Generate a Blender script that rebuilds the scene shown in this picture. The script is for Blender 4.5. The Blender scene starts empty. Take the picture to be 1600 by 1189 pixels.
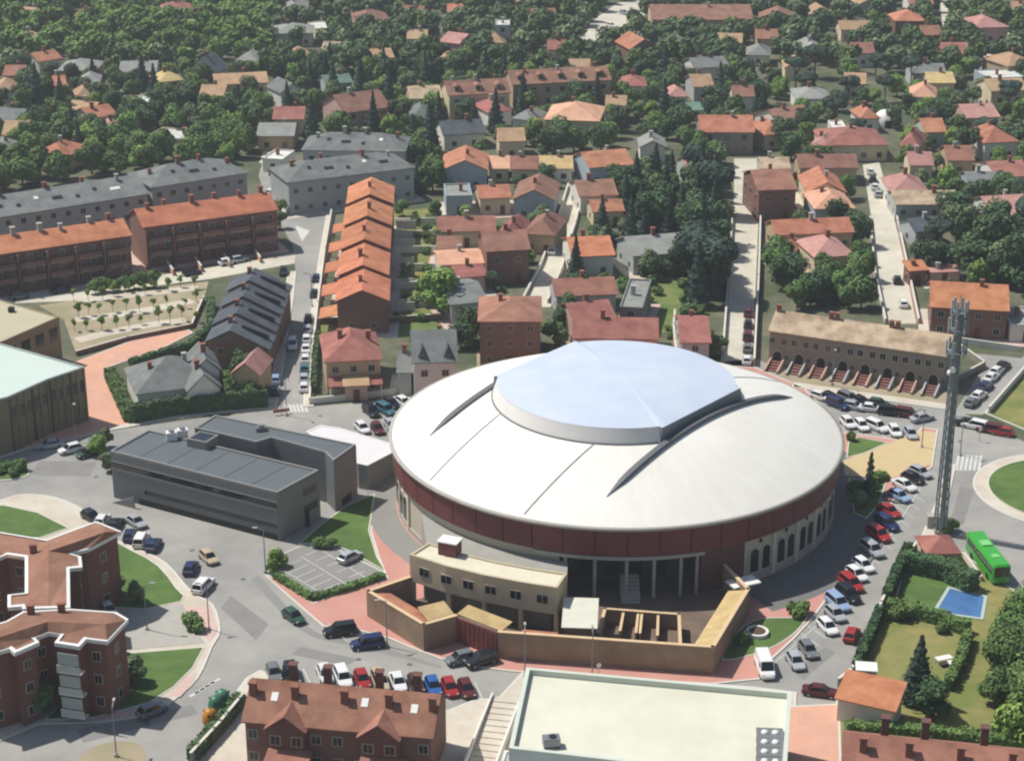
import bpy, bmesh, math, random
from mathutils import Vector, Matrix
from mathutils.geometry import delaunay_2d_cdt
random.seed(7)
R = math.radians
SC = bpy.context.scene
COL = SC.collection

# ------------------------------------------------------------------ camera
PITCH, FPX, HCAM = R(21.5), 2955.0, 122.0
cam = bpy.data.objects.new('camera', bpy.data.cameras.new('camera'))
COL.objects.link(cam)
cam.location = (0, 0, HCAM)
cam.rotation_euler = (math.pi / 2 - PITCH, 0, 0)
cam.data.sensor_fit = 'HORIZONTAL'
cam.data.sensor_width = 36.0
cam.data.lens = FPX / 1600.0 * 36.0
cam.data.clip_start = 1.0
cam.data.clip_end = 6000
SC.camera = cam

# ------------------------------------------------------------------ sky, sun, exposure
SUN_EL, SUN_AZ = R(57), R(-66)          # azimuth from +Y, clockwise positive: the sun stands to the left, beyond the arena
w = bpy.data.worlds.new('World'); SC.world = w; w.use_nodes = True
nt = w.node_tree
sky = nt.nodes.new('ShaderNodeTexSky'); sky.sky_type = 'NISHITA'; sky.sun_disc = False
sky.sun_elevation = SUN_EL; sky.sun_rotation = SUN_AZ
sky.air_density = 1.2; sky.dust_density = 2.5; sky.altitude = 900
nt.links.new(sky.outputs[0], nt.nodes['Background'].inputs[0])
nt.nodes['Background'].inputs[1].default_value = 0.08
sl = bpy.data.lights.new('sun', 'SUN'); sl.energy = 4.2; sl.angle = R(0.8); sl.color = (1.0, 0.965, 0.915)
so = bpy.data.objects.new('sun', sl); COL.objects.link(so)
sd = Vector((math.sin(SUN_AZ) * math.cos(SUN_EL), math.cos(SUN_AZ) * math.cos(SUN_EL), math.sin(SUN_EL)))
so.location = sd * 400
so.rotation_euler = sd.to_track_quat('Z', 'Y').to_euler()
SC.view_settings.view_transform = 'Standard'
SC.view_settings.look = 'None'
SC.view_settings.exposure = 0.22
SC.view_settings.gamma = 1.0
SC.cycles.use_denoising = True
SC.cycles.max_bounces = 6
SC.cycles.diffuse_bounces = 3
SC.cycles.transparent_max_bounces = 8
SC.cycles.volume_bounces = 0
SC.cycles.filter_width = 2.2

# ------------------------------------------------------------------ helpers
def P(px, py, z=0.0):
    """the point at height z that the survey picture (1600 x 1189) shows at px, py"""
    u = (px - 800) / FPX; v = (py - 594.5) / FPX
    dx, dy, dz = u, math.cos(PITCH) - v * math.sin(PITCH), -math.sin(PITCH) - v * math.cos(PITCH)
    t = (z - HCAM) / dz
    return Vector((dx * t, dy * t, z))
def P2(px, py, z=0.0):
    p = P(px, py, z); return (p.x, p.y)
def unproject(p):
    x, y, z = p[0], p[1], p[2] - HCAM
    dep = y * math.cos(PITCH) - z * math.sin(PITCH)
    up = y * math.sin(PITCH) + z * math.cos(PITCH)
    return 800 + FPX * x / dep, 594.5 - FPX * up / dep

def lin(h):
    c = [int(h[i:i + 2], 16) / 255 for i in (0, 2, 4)]
    return tuple(x / 12.92 if x <= .04045 else ((x + .055) / 1.055) ** 2.4 for x in c)

MATS = {}
def mat(name, col, rough=0.85, var=0.12, scale=0.6, objvar=0.0, metal=0.0, spec=0.3, bump=0.0, stripes=None, col2=None, mix_scale=0.15, island=0.0, bscale=None, hue=0.0):
    """a procedural surface: base colour (sRGB hex) broken up by two noises, optional second colour, stripes and relief"""
    if name in MATS: return MATS[name]
    m = bpy.data.materials.new(name); m.use_nodes = True
    n = m.node_tree; N = n.nodes.new; L = n.links.new
    b = n.nodes['Principled BSDF']
    b.inputs['Roughness'].default_value = rough; b.inputs['Metallic'].default_value = metal
    b.inputs['Specular IOR Level'].default_value = spec
    tc = N('ShaderNodeTexCoord')
    co = tc.outputs['Object']
    c = lin(col) + (1,)
    rgb = N('ShaderNodeRGB'); rgb.outputs[0].default_value = c
    cur = rgb.outputs[0]
    if col2:
        nz = N('ShaderNodeTexNoise'); nz.inputs['Scale'].default_value = mix_scale; nz.inputs['Detail'].default_value = 5; nz.inputs['Roughness'].default_value = .62
        L(co, nz.inputs['Vector'])
        rp = N('ShaderNodeValToRGB'); rp.color_ramp.elements[0].position = .40; rp.color_ramp.elements[1].position = .62
        L(nz.outputs[0], rp.inputs[0])
        mx = N('ShaderNodeMix'); mx.data_type = 'RGBA'
        L(rp.outputs[0], mx.inputs[0]); L(cur, mx.inputs[6]); mx.inputs[7].default_value = lin(col2) + (1,)
        cur = mx.outputs[2]
    fac = None
    def add(val):
        nonlocal fac
        if fac is None: fac = val
        else:
            a = N('ShaderNodeMath'); a.operation = 'ADD'; L(fac, a.inputs[0]); L(val, a.inputs[1]); fac = a.outputs[0]
    def scaled(sock, amp):
        mr = N('ShaderNodeMapRange'); mr.inputs['From Min'].default_value = 0; mr.inputs['From Max'].default_value = 1
        mr.inputs['To Min'].default_value = -amp; mr.inputs['To Max'].default_value = amp
        L(sock, mr.inputs[0]); return mr.outputs[0]
    if var:
        nz = N('ShaderNodeTexNoise'); nz.inputs['Scale'].default_value = scale; nz.inputs['Detail'].default_value = 7; nz.inputs['Roughness'].default_value = .68
        L(co, nz.inputs['Vector']); add(scaled(nz.outputs[0], var * 2.2))
    if objvar:
        oi = N('ShaderNodeObjectInfo'); add(scaled(oi.outputs['Random'], objvar))
    if island:
        gi = N('ShaderNodeNewGeometry'); add(scaled(gi.outputs['Random Per Island'], island))
    wv = None
    if stripes:
        wv = N('ShaderNodeTexWave'); wv.bands_direction = stripes[0]; wv.inputs['Scale'].default_value = stripes[1]; wv.inputs['Distortion'].default_value = stripes[3] if len(stripes) > 3 else .4
        wv.inputs['Detail'].default_value = 2
        L(co, wv.inputs['Vector']); add(scaled(wv.outputs[1], stripes[2]))
    if fac is not None:
        a = N('ShaderNodeMath'); a.operation = 'ADD'; a.inputs[1].default_value = 1.0; L(fac, a.inputs[0])
        hs = N('ShaderNodeHueSaturation'); L(cur, hs.inputs['Color']); L(a.outputs[0], hs.inputs['Value'])
        if hue:
            oi2 = N('ShaderNodeObjectInfo'); mh = N('ShaderNodeMapRange'); mh.inputs['To Min'].default_value = .5 - hue; mh.inputs['To Max'].default_value = .5 + hue
            mm = N('ShaderNodeMath'); mm.operation = 'MULTIPLY'; mm.inputs[1].default_value = 7.31
            fr = N('ShaderNodeMath'); fr.operation = 'FRACT'
            L(oi2.outputs['Random'], mm.inputs[0]); L(mm.outputs[0], fr.inputs[0]); L(fr.outputs[0], mh.inputs[0]); L(mh.outputs[0], hs.inputs['Hue'])
        cur = hs.outputs[0]
    L(cur, b.inputs['Base Color'])
    if bump:
        bp = N('ShaderNodeBump'); bp.inputs['Strength'].default_value = bump; bp.inputs['Distance'].default_value = .06
        if wv: L(wv.outputs[1], bp.inputs['Height'])
        else:
            nz = N('ShaderNodeTexNoise'); nz.inputs['Scale'].default_value = bscale or 4; nz.inputs['Detail'].default_value = 6; L(co, nz.inputs['Vector']); L(nz.outputs[0], bp.inputs['Height'])
        L(bp.outputs[0], b.inputs['Normal'])
    MATS[name] = m
    return m

class MB:
    """collects shapes for ONE mesh object"""
    def __init__(s): s.v = []; s.f = []; s.m = []; s.cm = 0
    def face(s, pts):
        i = len(s.v); s.v += [tuple(p) for p in pts]; s.f.append(tuple(range(i, i + len(pts)))); s.m.append(s.cm)
    def box(s, x0, x1, y0, y1, z0, z1, M=None):
        c = [Vector((x, y, z)) for z in (z0, z1) for y in (y0, y1) for x in (x0, x1)]
        if M is not None: c = [M @ p for p in c]
        i = len(s.v); s.v += [tuple(p) for p in c]
        s.f += [(i, i + 2, i + 3, i + 1), (i + 4, i + 5, i + 7, i + 6), (i, i + 1, i + 5, i + 4), (i + 2, i + 6, i + 7, i + 3), (i, i + 4, i + 6, i + 2), (i + 1, i + 3, i + 7, i + 5)]
        s.m += [s.cm] * 6
        return s
    def prism(s, pts, z0, z1, bottom=True, top=True):
        pts = [(p[0], p[1]) for p in pts]
        if area(pts) < 0: pts = pts[::-1]
        n = len(pts); i = len(s.v)
        s.v += [(p[0], p[1], z0) for p in pts] + [(p[0], p[1], z1) for p in pts]
        for k in range(n):
            j = (k + 1) % n; s.f.append((i + k, i + j, i + n + j, i + n + k)); s.m.append(s.cm)
        if top: s.f.append(tuple(range(i + n, i + 2 * n))); s.m.append(s.cm)
        if bottom: s.f.append(tuple(range(i + n - 1, i - 1, -1))); s.m.append(s.cm)
        return s
    def sheet(s, pts, z):
        pts = [(p[0], p[1]) for p in pts]
        if area(pts) < 0: pts = pts[::-1]
        s.face([(p[0], p[1], z) for p in pts]); return s
    def extrude(s, sec, axis_pts):
        """closed section swept between two frames: axis_pts = (fn0, fn1) mapping section point -> 3d"""
        n = len(sec); a = [axis_pts[0](p) for p in sec]; b = [axis_pts[1](p) for p in sec]
        i = len(s.v); s.v += [tuple(p) for p in a + b]
        for k in range(n):
            j = (k + 1) % n; s.f.append((i + k, i + j, i + n + j, i + n + k)); s.m.append(s.cm)
        s.f.append(tuple(range(i + n - 1, i - 1, -1))); s.f.append(tuple(range(i + n, i + 2 * n))); s.m += [s.cm] * 2
        return s
    def tube(s, a, b, r0, r1=None, n=8, cap=True):
        a = Vector(a); b = Vector(b); r1 = r0 if r1 is None else r1
        d = (b - a).normalized(); x = d.orthogonal().normalized(); y = d.cross(x)
        i = len(s.v)
        for c, r in ((a, r0), (b, r1)):
            s.v += [tuple(c + (x * math.cos(2 * math.pi * k / n) + y * math.sin(2 * math.pi * k / n)) * r) for k in range(n)]
        for k in range(n):
            j = (k + 1) % n; s.f.append((i + k, i + j, i + n + j, i + n + k)); s.m.append(s.cm)
        if cap: s.f += [tuple(range(i + n - 1, i - 1, -1)), tuple(range(i + n, i + 2 * n))]; s.m += [s.cm] * 2
        return s
    def lathe(s, prof, c=(0, 0), n=16, a0=0.0, a1=2 * math.pi, closed=True):
        """profile [(r, z)] turned about a vertical axis at c"""
        full = abs(a1 - a0 - 2 * math.pi) < 1e-6; cnt = n if full else n + 1
        i = len(s.v); m = len(prof)
        for k in range(cnt):
            t = a0 + (a1 - a0) * k / n
            for r, z in prof: s.v.append((c[0] + r * math.cos(t), c[1] + r * math.sin(t), z))
        for k in range(n):
            k2 = (k + 1) % cnt
            for q in range(m - 1):
                s.f.append((i + k * m + q, i + k2 * m + q, i + k2 * m + q + 1, i + k * m + q + 1)); s.m.append(s.cm)
        return s
    def mesh(s, name, mats, off=(0, 0, 0), smooth=False, fix=True):
        me = bpy.data.meshes.new(name)
        o = Vector(off)
        me.from_pydata([tuple(Vector(p) - o) for p in s.v], [], s.f)
        for m in (mats if isinstance(mats, (list, tuple)) else [mats]): me.materials.append(m)
        if isinstance(mats, (list, tuple)): me.polygons.foreach_set('material_index', s.m)
        if fix and len(s.v) < 60000:
            bm = bmesh.new(); bm.from_mesh(me); bmesh.ops.remove_doubles(bm, verts=bm.verts, dist=1e-5)
            bmesh.ops.recalc_face_normals(bm, faces=bm.faces); bm.to_mesh(me); bm.free()
        if smooth: me.polygons.foreach_set('use_smooth', [True] * len(me.polygons))
        me.update(); return me
    def build(s, name, mats, parent=None, off=(0, 0, 0), smooth=False, fix=True):
        return link(name, s.mesh(name, mats, off, smooth, fix), parent)

def area(p): return sum(p[i][0] * p[(i + 1) % len(p)][1] - p[(i + 1) % len(p)][0] * p[i][1] for i in range(len(p))) / 2
def link(name, me, parent=None, loc=None, rz=None, scale=None):
    o = bpy.data.objects.new(name, me); COL.objects.link(o)
    if parent: o.parent = parent
    if loc is not None: o.location = loc
    if rz is not None: o.rotation_euler.z = rz
    if scale is not None: o.scale = scale
    return o
def tag(o, label=None, cat=None, group=None, kind=None):
    for k, v in (('label', label), ('category', cat), ('group', group), ('kind', kind)):
        if v: o[k] = v
    return o
def thing(name, label, cat, loc=(0, 0, 0), rz=0, group=None):
    o = bpy.data.objects.new(name, None); COL.objects.link(o)
    o.location = loc; o.rotation_euler.z = rz; o.empty_display_size = .5
    return tag(o, label, cat, group)
def sheet(name, pts, z, m, label=None, cat=None, kind='structure'):
    o = MB().sheet(pts, z).build(name, m); return tag(o, label, cat, None, kind)
def offset_poly(pts, d):
    """mitred inward offset (positive d) of a polygon"""
    pts = [Vector((p[0], p[1])) for p in pts]
    if area(pts) < 0: pts = pts[::-1]
    out = []; n = len(pts)
    for i in range(n):
        a, b, c = pts[i - 1], pts[i], pts[(i + 1) % n]
        e1 = (b - a).normalized(); e2 = (c - b).normalized()
        n1 = Vector((-e1.y, e1.x)); n2 = Vector((-e2.y, e2.x))
        m = n1 + n2
        if m.length < .2: m = n1
        m = m.normalized(); k = d / max(.35, m.dot(n1))
        out.append(b + m * k)
    return pts, out
def smooth(pts, n=5, closed=True):
    pts = [Vector((p[0], p[1])) for p in pts]; out = []; m = len(pts)
    for i in range(m if closed else m - 1):
        g = (lambda k: pts[k % m]) if closed else (lambda k: pts[max(0, min(m - 1, k))])
        p0, p1, p2, p3 = g(i - 1), g(i), g(i + 1), g(i + 2)
        for k in range(n):
            t = k / n
            out.append(.5 * ((2 * p1) + (p2 - p0) * t + (2 * p0 - 5 * p1 + 4 * p2 - p3) * t * t + (3 * p1 - p0 - 3 * p2 + p3) * t ** 3))
    if not closed: out.append(pts[-1])
    return [(p.x, p.y) for p in out]
def px_poly(*pts): return [P2(*p) for p in pts]
def inside(p, poly):
    r = False; x, y = p[0], p[1]; j = len(poly) - 1
    for i in range(len(poly)):
        xi, yi = poly[i][0], poly[i][1]; xj, yj = poly[j][0], poly[j][1]
        if (yi > y) != (yj > y) and x < (xj - xi) * (y - yi) / (yj - yi) + xi: r = not r
        j = i
    return r
def dist_seg(p, a, b):
    ax, ay = a[0], a[1]; dx, dy = b[0] - ax, b[1] - ay; l = dx * dx + dy * dy
    t = 0 if l == 0 else max(0, min(1, ((p[0] - ax) * dx + (p[1] - ay) * dy) / l))
    return math.hypot(p[0] - ax - t * dx, p[1] - ay - t * dy)
KEEP_OUT = []      # footprints trees must not grow in
SOFT_OUT = []      # paved places
# ------------------------------------------------------------------ surfaces
M_ground = mat('garden_earth', '4a543a', var=.28, scale=.35, col2='6d6a55', mix_scale=.06)
M_asphalt = mat('asphalt', '8e8c86', rough=.9, var=.12, scale=.22, col2='9d9a92', mix_scale=.045)
M_asphalt_new = mat('asphalt_lot', '87857f', rough=.9, var=.08, scale=.3)
M_lane = mat('pale_lane', 'c8c2b0', rough=.9, var=.10, scale=.25, col2='b9b3a1', mix_scale=.08)
M_pave = mat('pale_paving', 'c6bfae', rough=.85, var=.09, scale=.5, col2='bdb09e', mix_scale=.2)
M_pink = mat('pink_paving', 'c08e80', rough=.85, var=.10, scale=.5, col2='b98577', mix_scale=.25)
M_pinkpale = mat('faded_pink_paving', 'c7aa9e', rough=.85, var=.10, scale=.5)
M_salmon = mat('salmon_paving', 'd0a084', rough=.85, var=.09, scale=.4, col2='c99a86', mix_scale=.15)
M_sand = mat('sand_paving', 'c2ad82', rough=.9, var=.08, scale=.5)
M_dirt = mat('dry_dirt', 'a6977f', rough=.95, var=.15, scale=.4, col2='8f8869', mix_scale=.2)
M_kerb = mat('kerb_stone', 'cdc8bb', rough=.8, var=.06, scale=2)
M_grass = mat('lawn', '4e6633', rough=.95, var=.18, scale=.5, col2='5b7339', mix_scale=.15, bump=.4, bscale=9)
M_grass_dry = mat('dry_lawn', '6f7840', rough=.95, var=.16, scale=.4, col2='8a8350', mix_scale=.12, bump=.4, bscale=9)
M_meadow = mat('meadow', '727c45', rough=.95, var=.2, scale=.4, col2='5c6e3b', mix_scale=.12)
M_paint = mat('road_paint', 'c6c5be', rough=.7, var=.16, scale=1.5)
M_white = mat('white_paint', 'dfddd6', rough=.6, var=.04, scale=1.2)
M_concrete = mat('concrete', 'a9a59b', rough=.85, var=.10, scale=.8)
M_glass = mat('window_glass', '23282c', rough=.12, var=.1, scale=.4, spec=.6, objvar=.35)
M_dark = mat('dark_opening', '2a2826', rough=.7, var=.1)
M_metal = mat('grey_metal', '8f949a', rough=.45, metal=.6, var=.06)
M_steel = mat('painted_steel', '7d858c', rough=.5, metal=.2, var=.08)
M_wood = mat('bark', '5a4a3a', rough=.95, var=.2, scale=2)
M_stone = mat('rubble_stone', '8a8172', rough=.9, var=.22, scale=1.6, col2='6f675b', mix_scale=1.1, bump=.5, bscale=3)
M_brick = mat('red_brick', '7a5549', rough=.9, var=.12, scale=1.2, stripes=('Z', 6.0, .05))
M_brickd = mat('dark_brick', '6b4b43', rough=.9, var=.12, scale=1.2, stripes=('Z', 6.0, .05))
M_ochre = mat('ochre_render', '94806a', rough=.9, var=.14, scale=.5, col2='86725d', mix_scale=.2)
M_cream = mat('cream_render', 'b9ac90', rough=.9, var=.10, scale=.5)
M_maroon = mat('maroon_cladding', '76403f', rough=.55, var=.12, scale=.25, col2='7f4a48', mix_scale=.1)
M_rail = mat('rail_grey', '66696c', rough=.6, metal=.2, var=.06)
ROOF = {}
def roofmat(key, c, c2, axis='X'):
    k = key + axis
    if k not in ROOF:
        ROOF[k] = mat('tiles_' + key + '_' + axis.lower(), c, rough=.9, var=.20, scale=.5, col2=c2, mix_scale=.3, stripes=(axis, 3.6, .08, .8), bump=.35, objvar=.12, hue=.006)
    return ROOF[k]
ROOFC = {'orange': ('b97f63', 'a16a50'), 'bright': ('c1805d', 'ad6e4f'), 'red': ('a36d61', '8e5b51'), 'brown': ('98705e', '84604f'), 'tan': ('b39474', 'a68768'),
         'peach': ('d0a184', 'c29377'), 'pink': ('b88a80', 'ac7c72'), 'slate': ('7d807c', '6d716e'), 'dslate': ('5a6065', '4d5358'), 'grey': ('92938c', '85867f'),
         'yellow': ('c4ab78', 'b89e70'), 'stone': ('bda98c', '97836b'), 'white': ('d6d6cc', 'cbcbc2'), 'terra': ('9f725e', '8b6150'), 'green': ('6b8678', '60796c')}
def RM(c, axis='X'): return roofmat(c, *ROOFC[c], axis)
WALLC = {'white': 'd8d4c8', 'grey': 'a9aca9', 'cream': 'd2c3a3', 'brick': '826054', 'brown': '836a58', 'tan': 'b59f80', 'pink': 'c2a092', 'stone': '8d8576', 'dgrey': '7d7f7f', 'bluegrey': '9fabb2'}
def WM(c): return mat('wall_' + c, WALLC[c], rough=.9, var=.09, scale=.5, objvar=.06, stripes=('Z', 5.0, .04) if c == 'brick' else None)
M_winframe = mat('window_frame', 'b9b4a8', rough=.7, var=.05)
M_chim = mat('chimney_brick', '8a5c4b', rough=.9, var=.12, scale=2)
# ------------------------------------------------------------------ ground, roads, pavements
def ngrid(x0, x1, y0, y1, z): return [(x0, y0, z), (x1, y0, z), (x1, y1, z), (x0, y1, z)]
g = MB(); g.face(ngrid(-1500, 1500, -400, 2000, 0)); tag(g.build('ground', M_ground), 'earth and garden ground under the town', 'ground', kind='structure')

def strip_pts(pts, w):
    pts = [Vector((p[0], p[1])) for p in pts]; lft = []; rgt = []
    for i, p in enumerate(pts):
        a = pts[max(0, i - 1)]; b = pts[min(len(pts) - 1, i + 1)]
        d = (b - a).normalized(); n = Vector((-d.y, d.x)) * w / 2
        lft.append(p + n); rgt.append(p - n)
    return [(q.x, q.y) for q in lft + rgt[::-1]]
def strip(name, pts, w, z, m, label, h=None, kind='structure', cat=None, sm=4):
    q = smooth(pts, sm, False) if sm else pts
    poly = strip_pts(q, w); mb = MB()
    n = len(poly) // 2
    if h is None:
        for i in range(n - 1): mb.face([(*poly[i], z), (*poly[2 * n - 1 - i], z), (*poly[2 * n - 2 - i], z), (*poly[i + 1], z)])
    else: mb.prism(poly, z, z + h)
    SOFT_OUT.append(poly)
    return tag(mb.build(name, m), label, cat or name.replace('_', ' '), kind=kind)
def block(name, pts, m, label, z0=0.0, z1=.14, sm=0, kerb=.28, cat=None, kind='structure', keep=True):
    """a raised pavement: the slab and, round it, a kerb ring that stands 1 cm proud"""
    if sm: pts = smooth(pts, sm)
    outer, inner = offset_poly(pts, kerb or .01)
    o = MB().prism([tuple(p) for p in inner], z0, z1).build(name, m)
    tag(o, label, cat or 'pavement', kind=kind)
    if kerb:
        mb = MB(); n = len(outer)
        for i in range(n):
            j = (i + 1) % n; a, b, c, d = outer[i], outer[j], inner[j], inner[i]
            zt = z1 + .012
            mb.face([(*a, zt), (*b, zt), (*c, zt), (*d, zt)]); mb.face([(*a, z0), (*b, z0), (*b, zt), (*a, zt)]); mb.face([(*d, z1 - .01), (*d, zt), (*c, zt), (*c, z1 - .01)])
        mb.build('kerb', M_kerb, o)
    if keep: SOFT_OUT.append([tuple(p) for p in pts])
    return o

# the big asphalt area round the arena
sheet('road', px_poly((-90, 742), (60, 690), (205, 668), (300, 655), (425, 641), (640, 622), (1180, 560), (1250, 592), (1480, 634), (1600, 690), (1690, 712), (1690, 1260), (-90, 1260)), .02, M_asphalt, 'grey asphalt roads around the domed arena', 'road')
sheet('road', px_poly((430, 650), (440, 560), (452, 480), (462, 428), (458, 385), (438, 350), (415, 310), (404, 275), (415, 240), (428, 222), (446, 224), (440, 255), (446, 285), (470, 310), (516, 333), (508, 400), (497, 500), (490, 560), (488, 650)), .024, M_asphalt, 'grey side street running up beside the orange row houses', 'road')
sheet('road', px_poly((1490, 646), (1538, 572), (1526, 553), (1596, 560), (1612, 548), (1640, 552), (1640, 566), (1602, 572), (1536, 648)), .026, M_asphalt, 'grey side street behind the mast with diagonal cars', 'road')
for a in (((120, 470), (-20, 476), (-20, 462), (120, 447), (230, 433), (320, 420), (420, 402), (462, 395), (460, 412), (330, 436), (235, 448)),):
    sheet('road', px_poly(*a), .028, M_lane, 'pale lane in front of the orange roofed brick terraces', 'road')
LANE_POLY = []
LANES = [
    ('pale concrete lane curving up past the parked pair of cars', ((815, 480), (848, 415), (871, 350), (889, 290), (902, 242)), ((860, 480), (880, 425), (902, 350), (916, 290), (926, 242))),
    ('straight pale lane lined by tall dark trees', ((1130, 575), (1140, 440), (1146, 340), (1147, 248)), ((1174, 575), (1181, 440), (1185, 340), (1187, 248))),
    ('pale lane running up behind the stone terrace', ((1386, 506), (1370, 430), (1362, 345), (1348, 258)), ((1432, 506), (1416, 425), (1398, 345), (1374, 254)))]
for lb, a, b in LANES:
    q = smooth([P2(*p) for p in a], 4, False) + smooth([P2(*p) for p in b], 4, False)[::-1]
    sheet('lane', q, .02, M_lane, lb, 'lane'); SOFT_OUT.append(q); LANE_POLY.append(q)
for lb, q in (('pale far street climbing between red roofed houses', ((1520, 108), (1536, 108), (1578, 52), (1566, 52))), ('narrow pale far street behind the pines', ((1474, 55), (1488, 52), (1484, -20), (1466, -20))),
              ('wide pale grey yard among the far trees', ((900, 62), (930, 30), (965, 5), (1012, 0), (1005, 35), (960, 72), (930, 78))), ('cream driveway beside the dark roofed house', ((715, 172), (760, 158), (778, 152), (778, 158), (735, 178))),
              ('pale street end before the white garages', ((405, 255), (414, 228), (440, 224), (444, 240), (436, 262)))):
    sheet('lane', px_poly(*q), .03, M_lane, lb, 'lane'); SOFT_OUT.append(px_poly(*q))

# pavements and plots on top of the asphalt
block('pavement', px_poly((412, 898), (432, 905), (490, 942), (604, 905), (590, 870), (578, 830), (586, 780), (600, 745), (640, 660), (700, 610), (800, 575), (1000, 562), (1180, 575), (1255, 606), (1290, 640), (1316, 676), (1420, 690), (1440, 668), (1466, 672), (1457, 730), (1440, 744), (1402, 775), (1374, 820), (1347, 860), (1312, 910), (1272, 965), (1240, 1000), (1207, 1030), (1188, 1062), (1110, 1070), (800, 1050), (740, 1042), (690, 1031), (640, 1012), (610, 999), (560, 986), (505, 980), (470, 950)), M_pink, 'pink paved apron all round the arena')
AC = Vector((15.5, 261.5, 0)); AR = 33.6
ring = [(AC.x + r * math.cos(R(a)), AC.y + r * math.sin(R(a))) for r, rng in ((33.2, range(140, 251, 5)), (37.6, range(250, 139, -5))) for a in rng]
sheet('path', ring, .156, M_asphalt_new, 'grey walkway hugging the arena wall beside the lawn', 'path')
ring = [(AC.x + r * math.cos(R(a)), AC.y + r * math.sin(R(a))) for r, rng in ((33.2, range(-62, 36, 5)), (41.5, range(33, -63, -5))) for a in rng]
sheet('path', ring, .158, mat('walkway_shade_tone', '6f6e6b', var=.12, scale=.4), 'grey walkway in the shade of the arena wall', 'path')  # walkway coloured darker to deepen the shadow the arena casts here
sheet('plaza', px_poly((1318, 720), (1440, 674), (1462, 677), (1455, 727), (1420, 737), (1395, 748), (1320, 744)), .164, M_sand, 'sand coloured paved plaza between arena and mast', 'plaza')
def lawn(pts, label, m=None, z0=.0, z1=.19, sm=0): return block('lawn', pts, m or M_grass, label, z0, z1, sm, kerb=.18, cat='lawn', keep=False)
lawn(px_poly((1325, 692), (1340, 684), (1388, 693), (1352, 709), (1322, 717)), 'small triangle of grass beside the sand plaza')
lawn(px_poly((1326, 748), (1345, 752), (1388, 746), (1374, 788), (1354, 812), (1334, 802)), 'planted bed with shrubs beside the sand plaza')
lawn(smooth(px_poly((1128, 1032), (1152, 988), (1188, 968), (1236, 966), (1262, 962), (1243, 990), (1196, 1018)), 3), 'grass bed with a round planter below the arena')
lawn(px_poly((466, 852), (500, 822), (540, 792), (586, 772), (577, 830), (590, 872), (603, 894), (545, 862), (508, 848)), 'bright green lawn between the dark hall and the arena')
LOT = px_poly((418, 888), (436, 868), (470, 853), (508, 849), (604, 896), (598, 904), (490, 938), (430, 904))
block('parking_lot', LOT, M_asphalt_new, 'small grey parking lot with white stall lines', z1=.10, kerb=.2, cat='parking lot')
block('pavement', px_poly((-60, 795), (0, 782), (35, 773), (88, 778), (135, 800), (165, 835), (215, 858), (260, 880), (300, 925), (333, 945), (345, 985), (332, 1012), (310, 1060), (272, 1095), (232, 1118), (150, 1129), (60, 1132), (-60, 1140)), M_pave, 'pale pavement around the brick apartment blocks', sm=3)
lawn(px_poly((-60, 800), (5, 790), (60, 802), (108, 826), (62, 842), (-60, 842)), 'dark green lawn behind the brick apartments')
lawn(smooth(px_poly((170, 852), (208, 862), (248, 885), (276, 920), (284, 941), (170, 950)), 2), 'green lawn wedge beside the curved row of parked cars')
sheet('parking_lot', px_poly((178, 954), (286, 945), (302, 985), (322, 1006), (196, 1017)), .165, M_concrete, 'grey concrete yard between two lawns of the apartments', 'yard')
lawn(px_poly((196, 1022), (320, 1012), (302, 1045), (272, 1075), (232, 1100), (150, 1122), (70, 1126), (95, 1100), (150, 1090)), 'green lawn in front of the brick apartment block')
sheet('paving_patch', px_poly((288, 948), (330, 950), (340, 985), (328, 1004), (305, 985)), .168, M_pinkpale, 'faded pink paving at the pavement corner', 'paving')
sheet('paving_patch', px_poly((150, 1126), (158, 1112), (205, 1110), (205, 1122)), .168, M_pinkpale, 'faded pink paving patch at the kerb', 'paving')
sheet('paving_patch', px_poly((268, 1088), (290, 1058), (306, 1062), (282, 1090)), .168, M_pinkpale, 'faded pink ramp beside the lawn edge', 'paving')
block('pavement', px_poly((285, 1225), (335, 1130), (384, 1060), (405, 1048), (424, 1052), (424, 1084), (560, 1098), (700, 1110), (745, 1092), (790, 1094), (770, 1225)), M_pave, 'pale pavement around the brown roofed brick terrace')
block('pavement', px_poly((1232, 1104), (1312, 1100), (1316, 1225), (1225, 1225)), M_salmon, 'salmon paved forecourt beside the pale flat hall')
block('pavement', px_poly((730, 1225), (765, 1105), (820, 1046), (1180, 1074), (1245, 1082), (1236, 1225)), M_pave, 'pale slab that carries the flat roofed hall', z1=.12)
block('garden_plot', px_poly((1438, 850), (1500, 862), (1560, 905), (1600, 935), (1690, 955), (1690, 1260), (1310, 1260), (1306, 1080), (1330, 1056), (1350, 1008), (1374, 955), (1402, 890)), M_grass_dry, 'dry walled garden plot with a pool', z1=.12, kerb=.2, cat='garden', keep=False)
lawn(px_poly((1408, 900), (1440, 893), (1500, 915), (1470, 960), (1398, 942)), 'green lawn beside the blue swimming pool', z1=.15)
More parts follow.
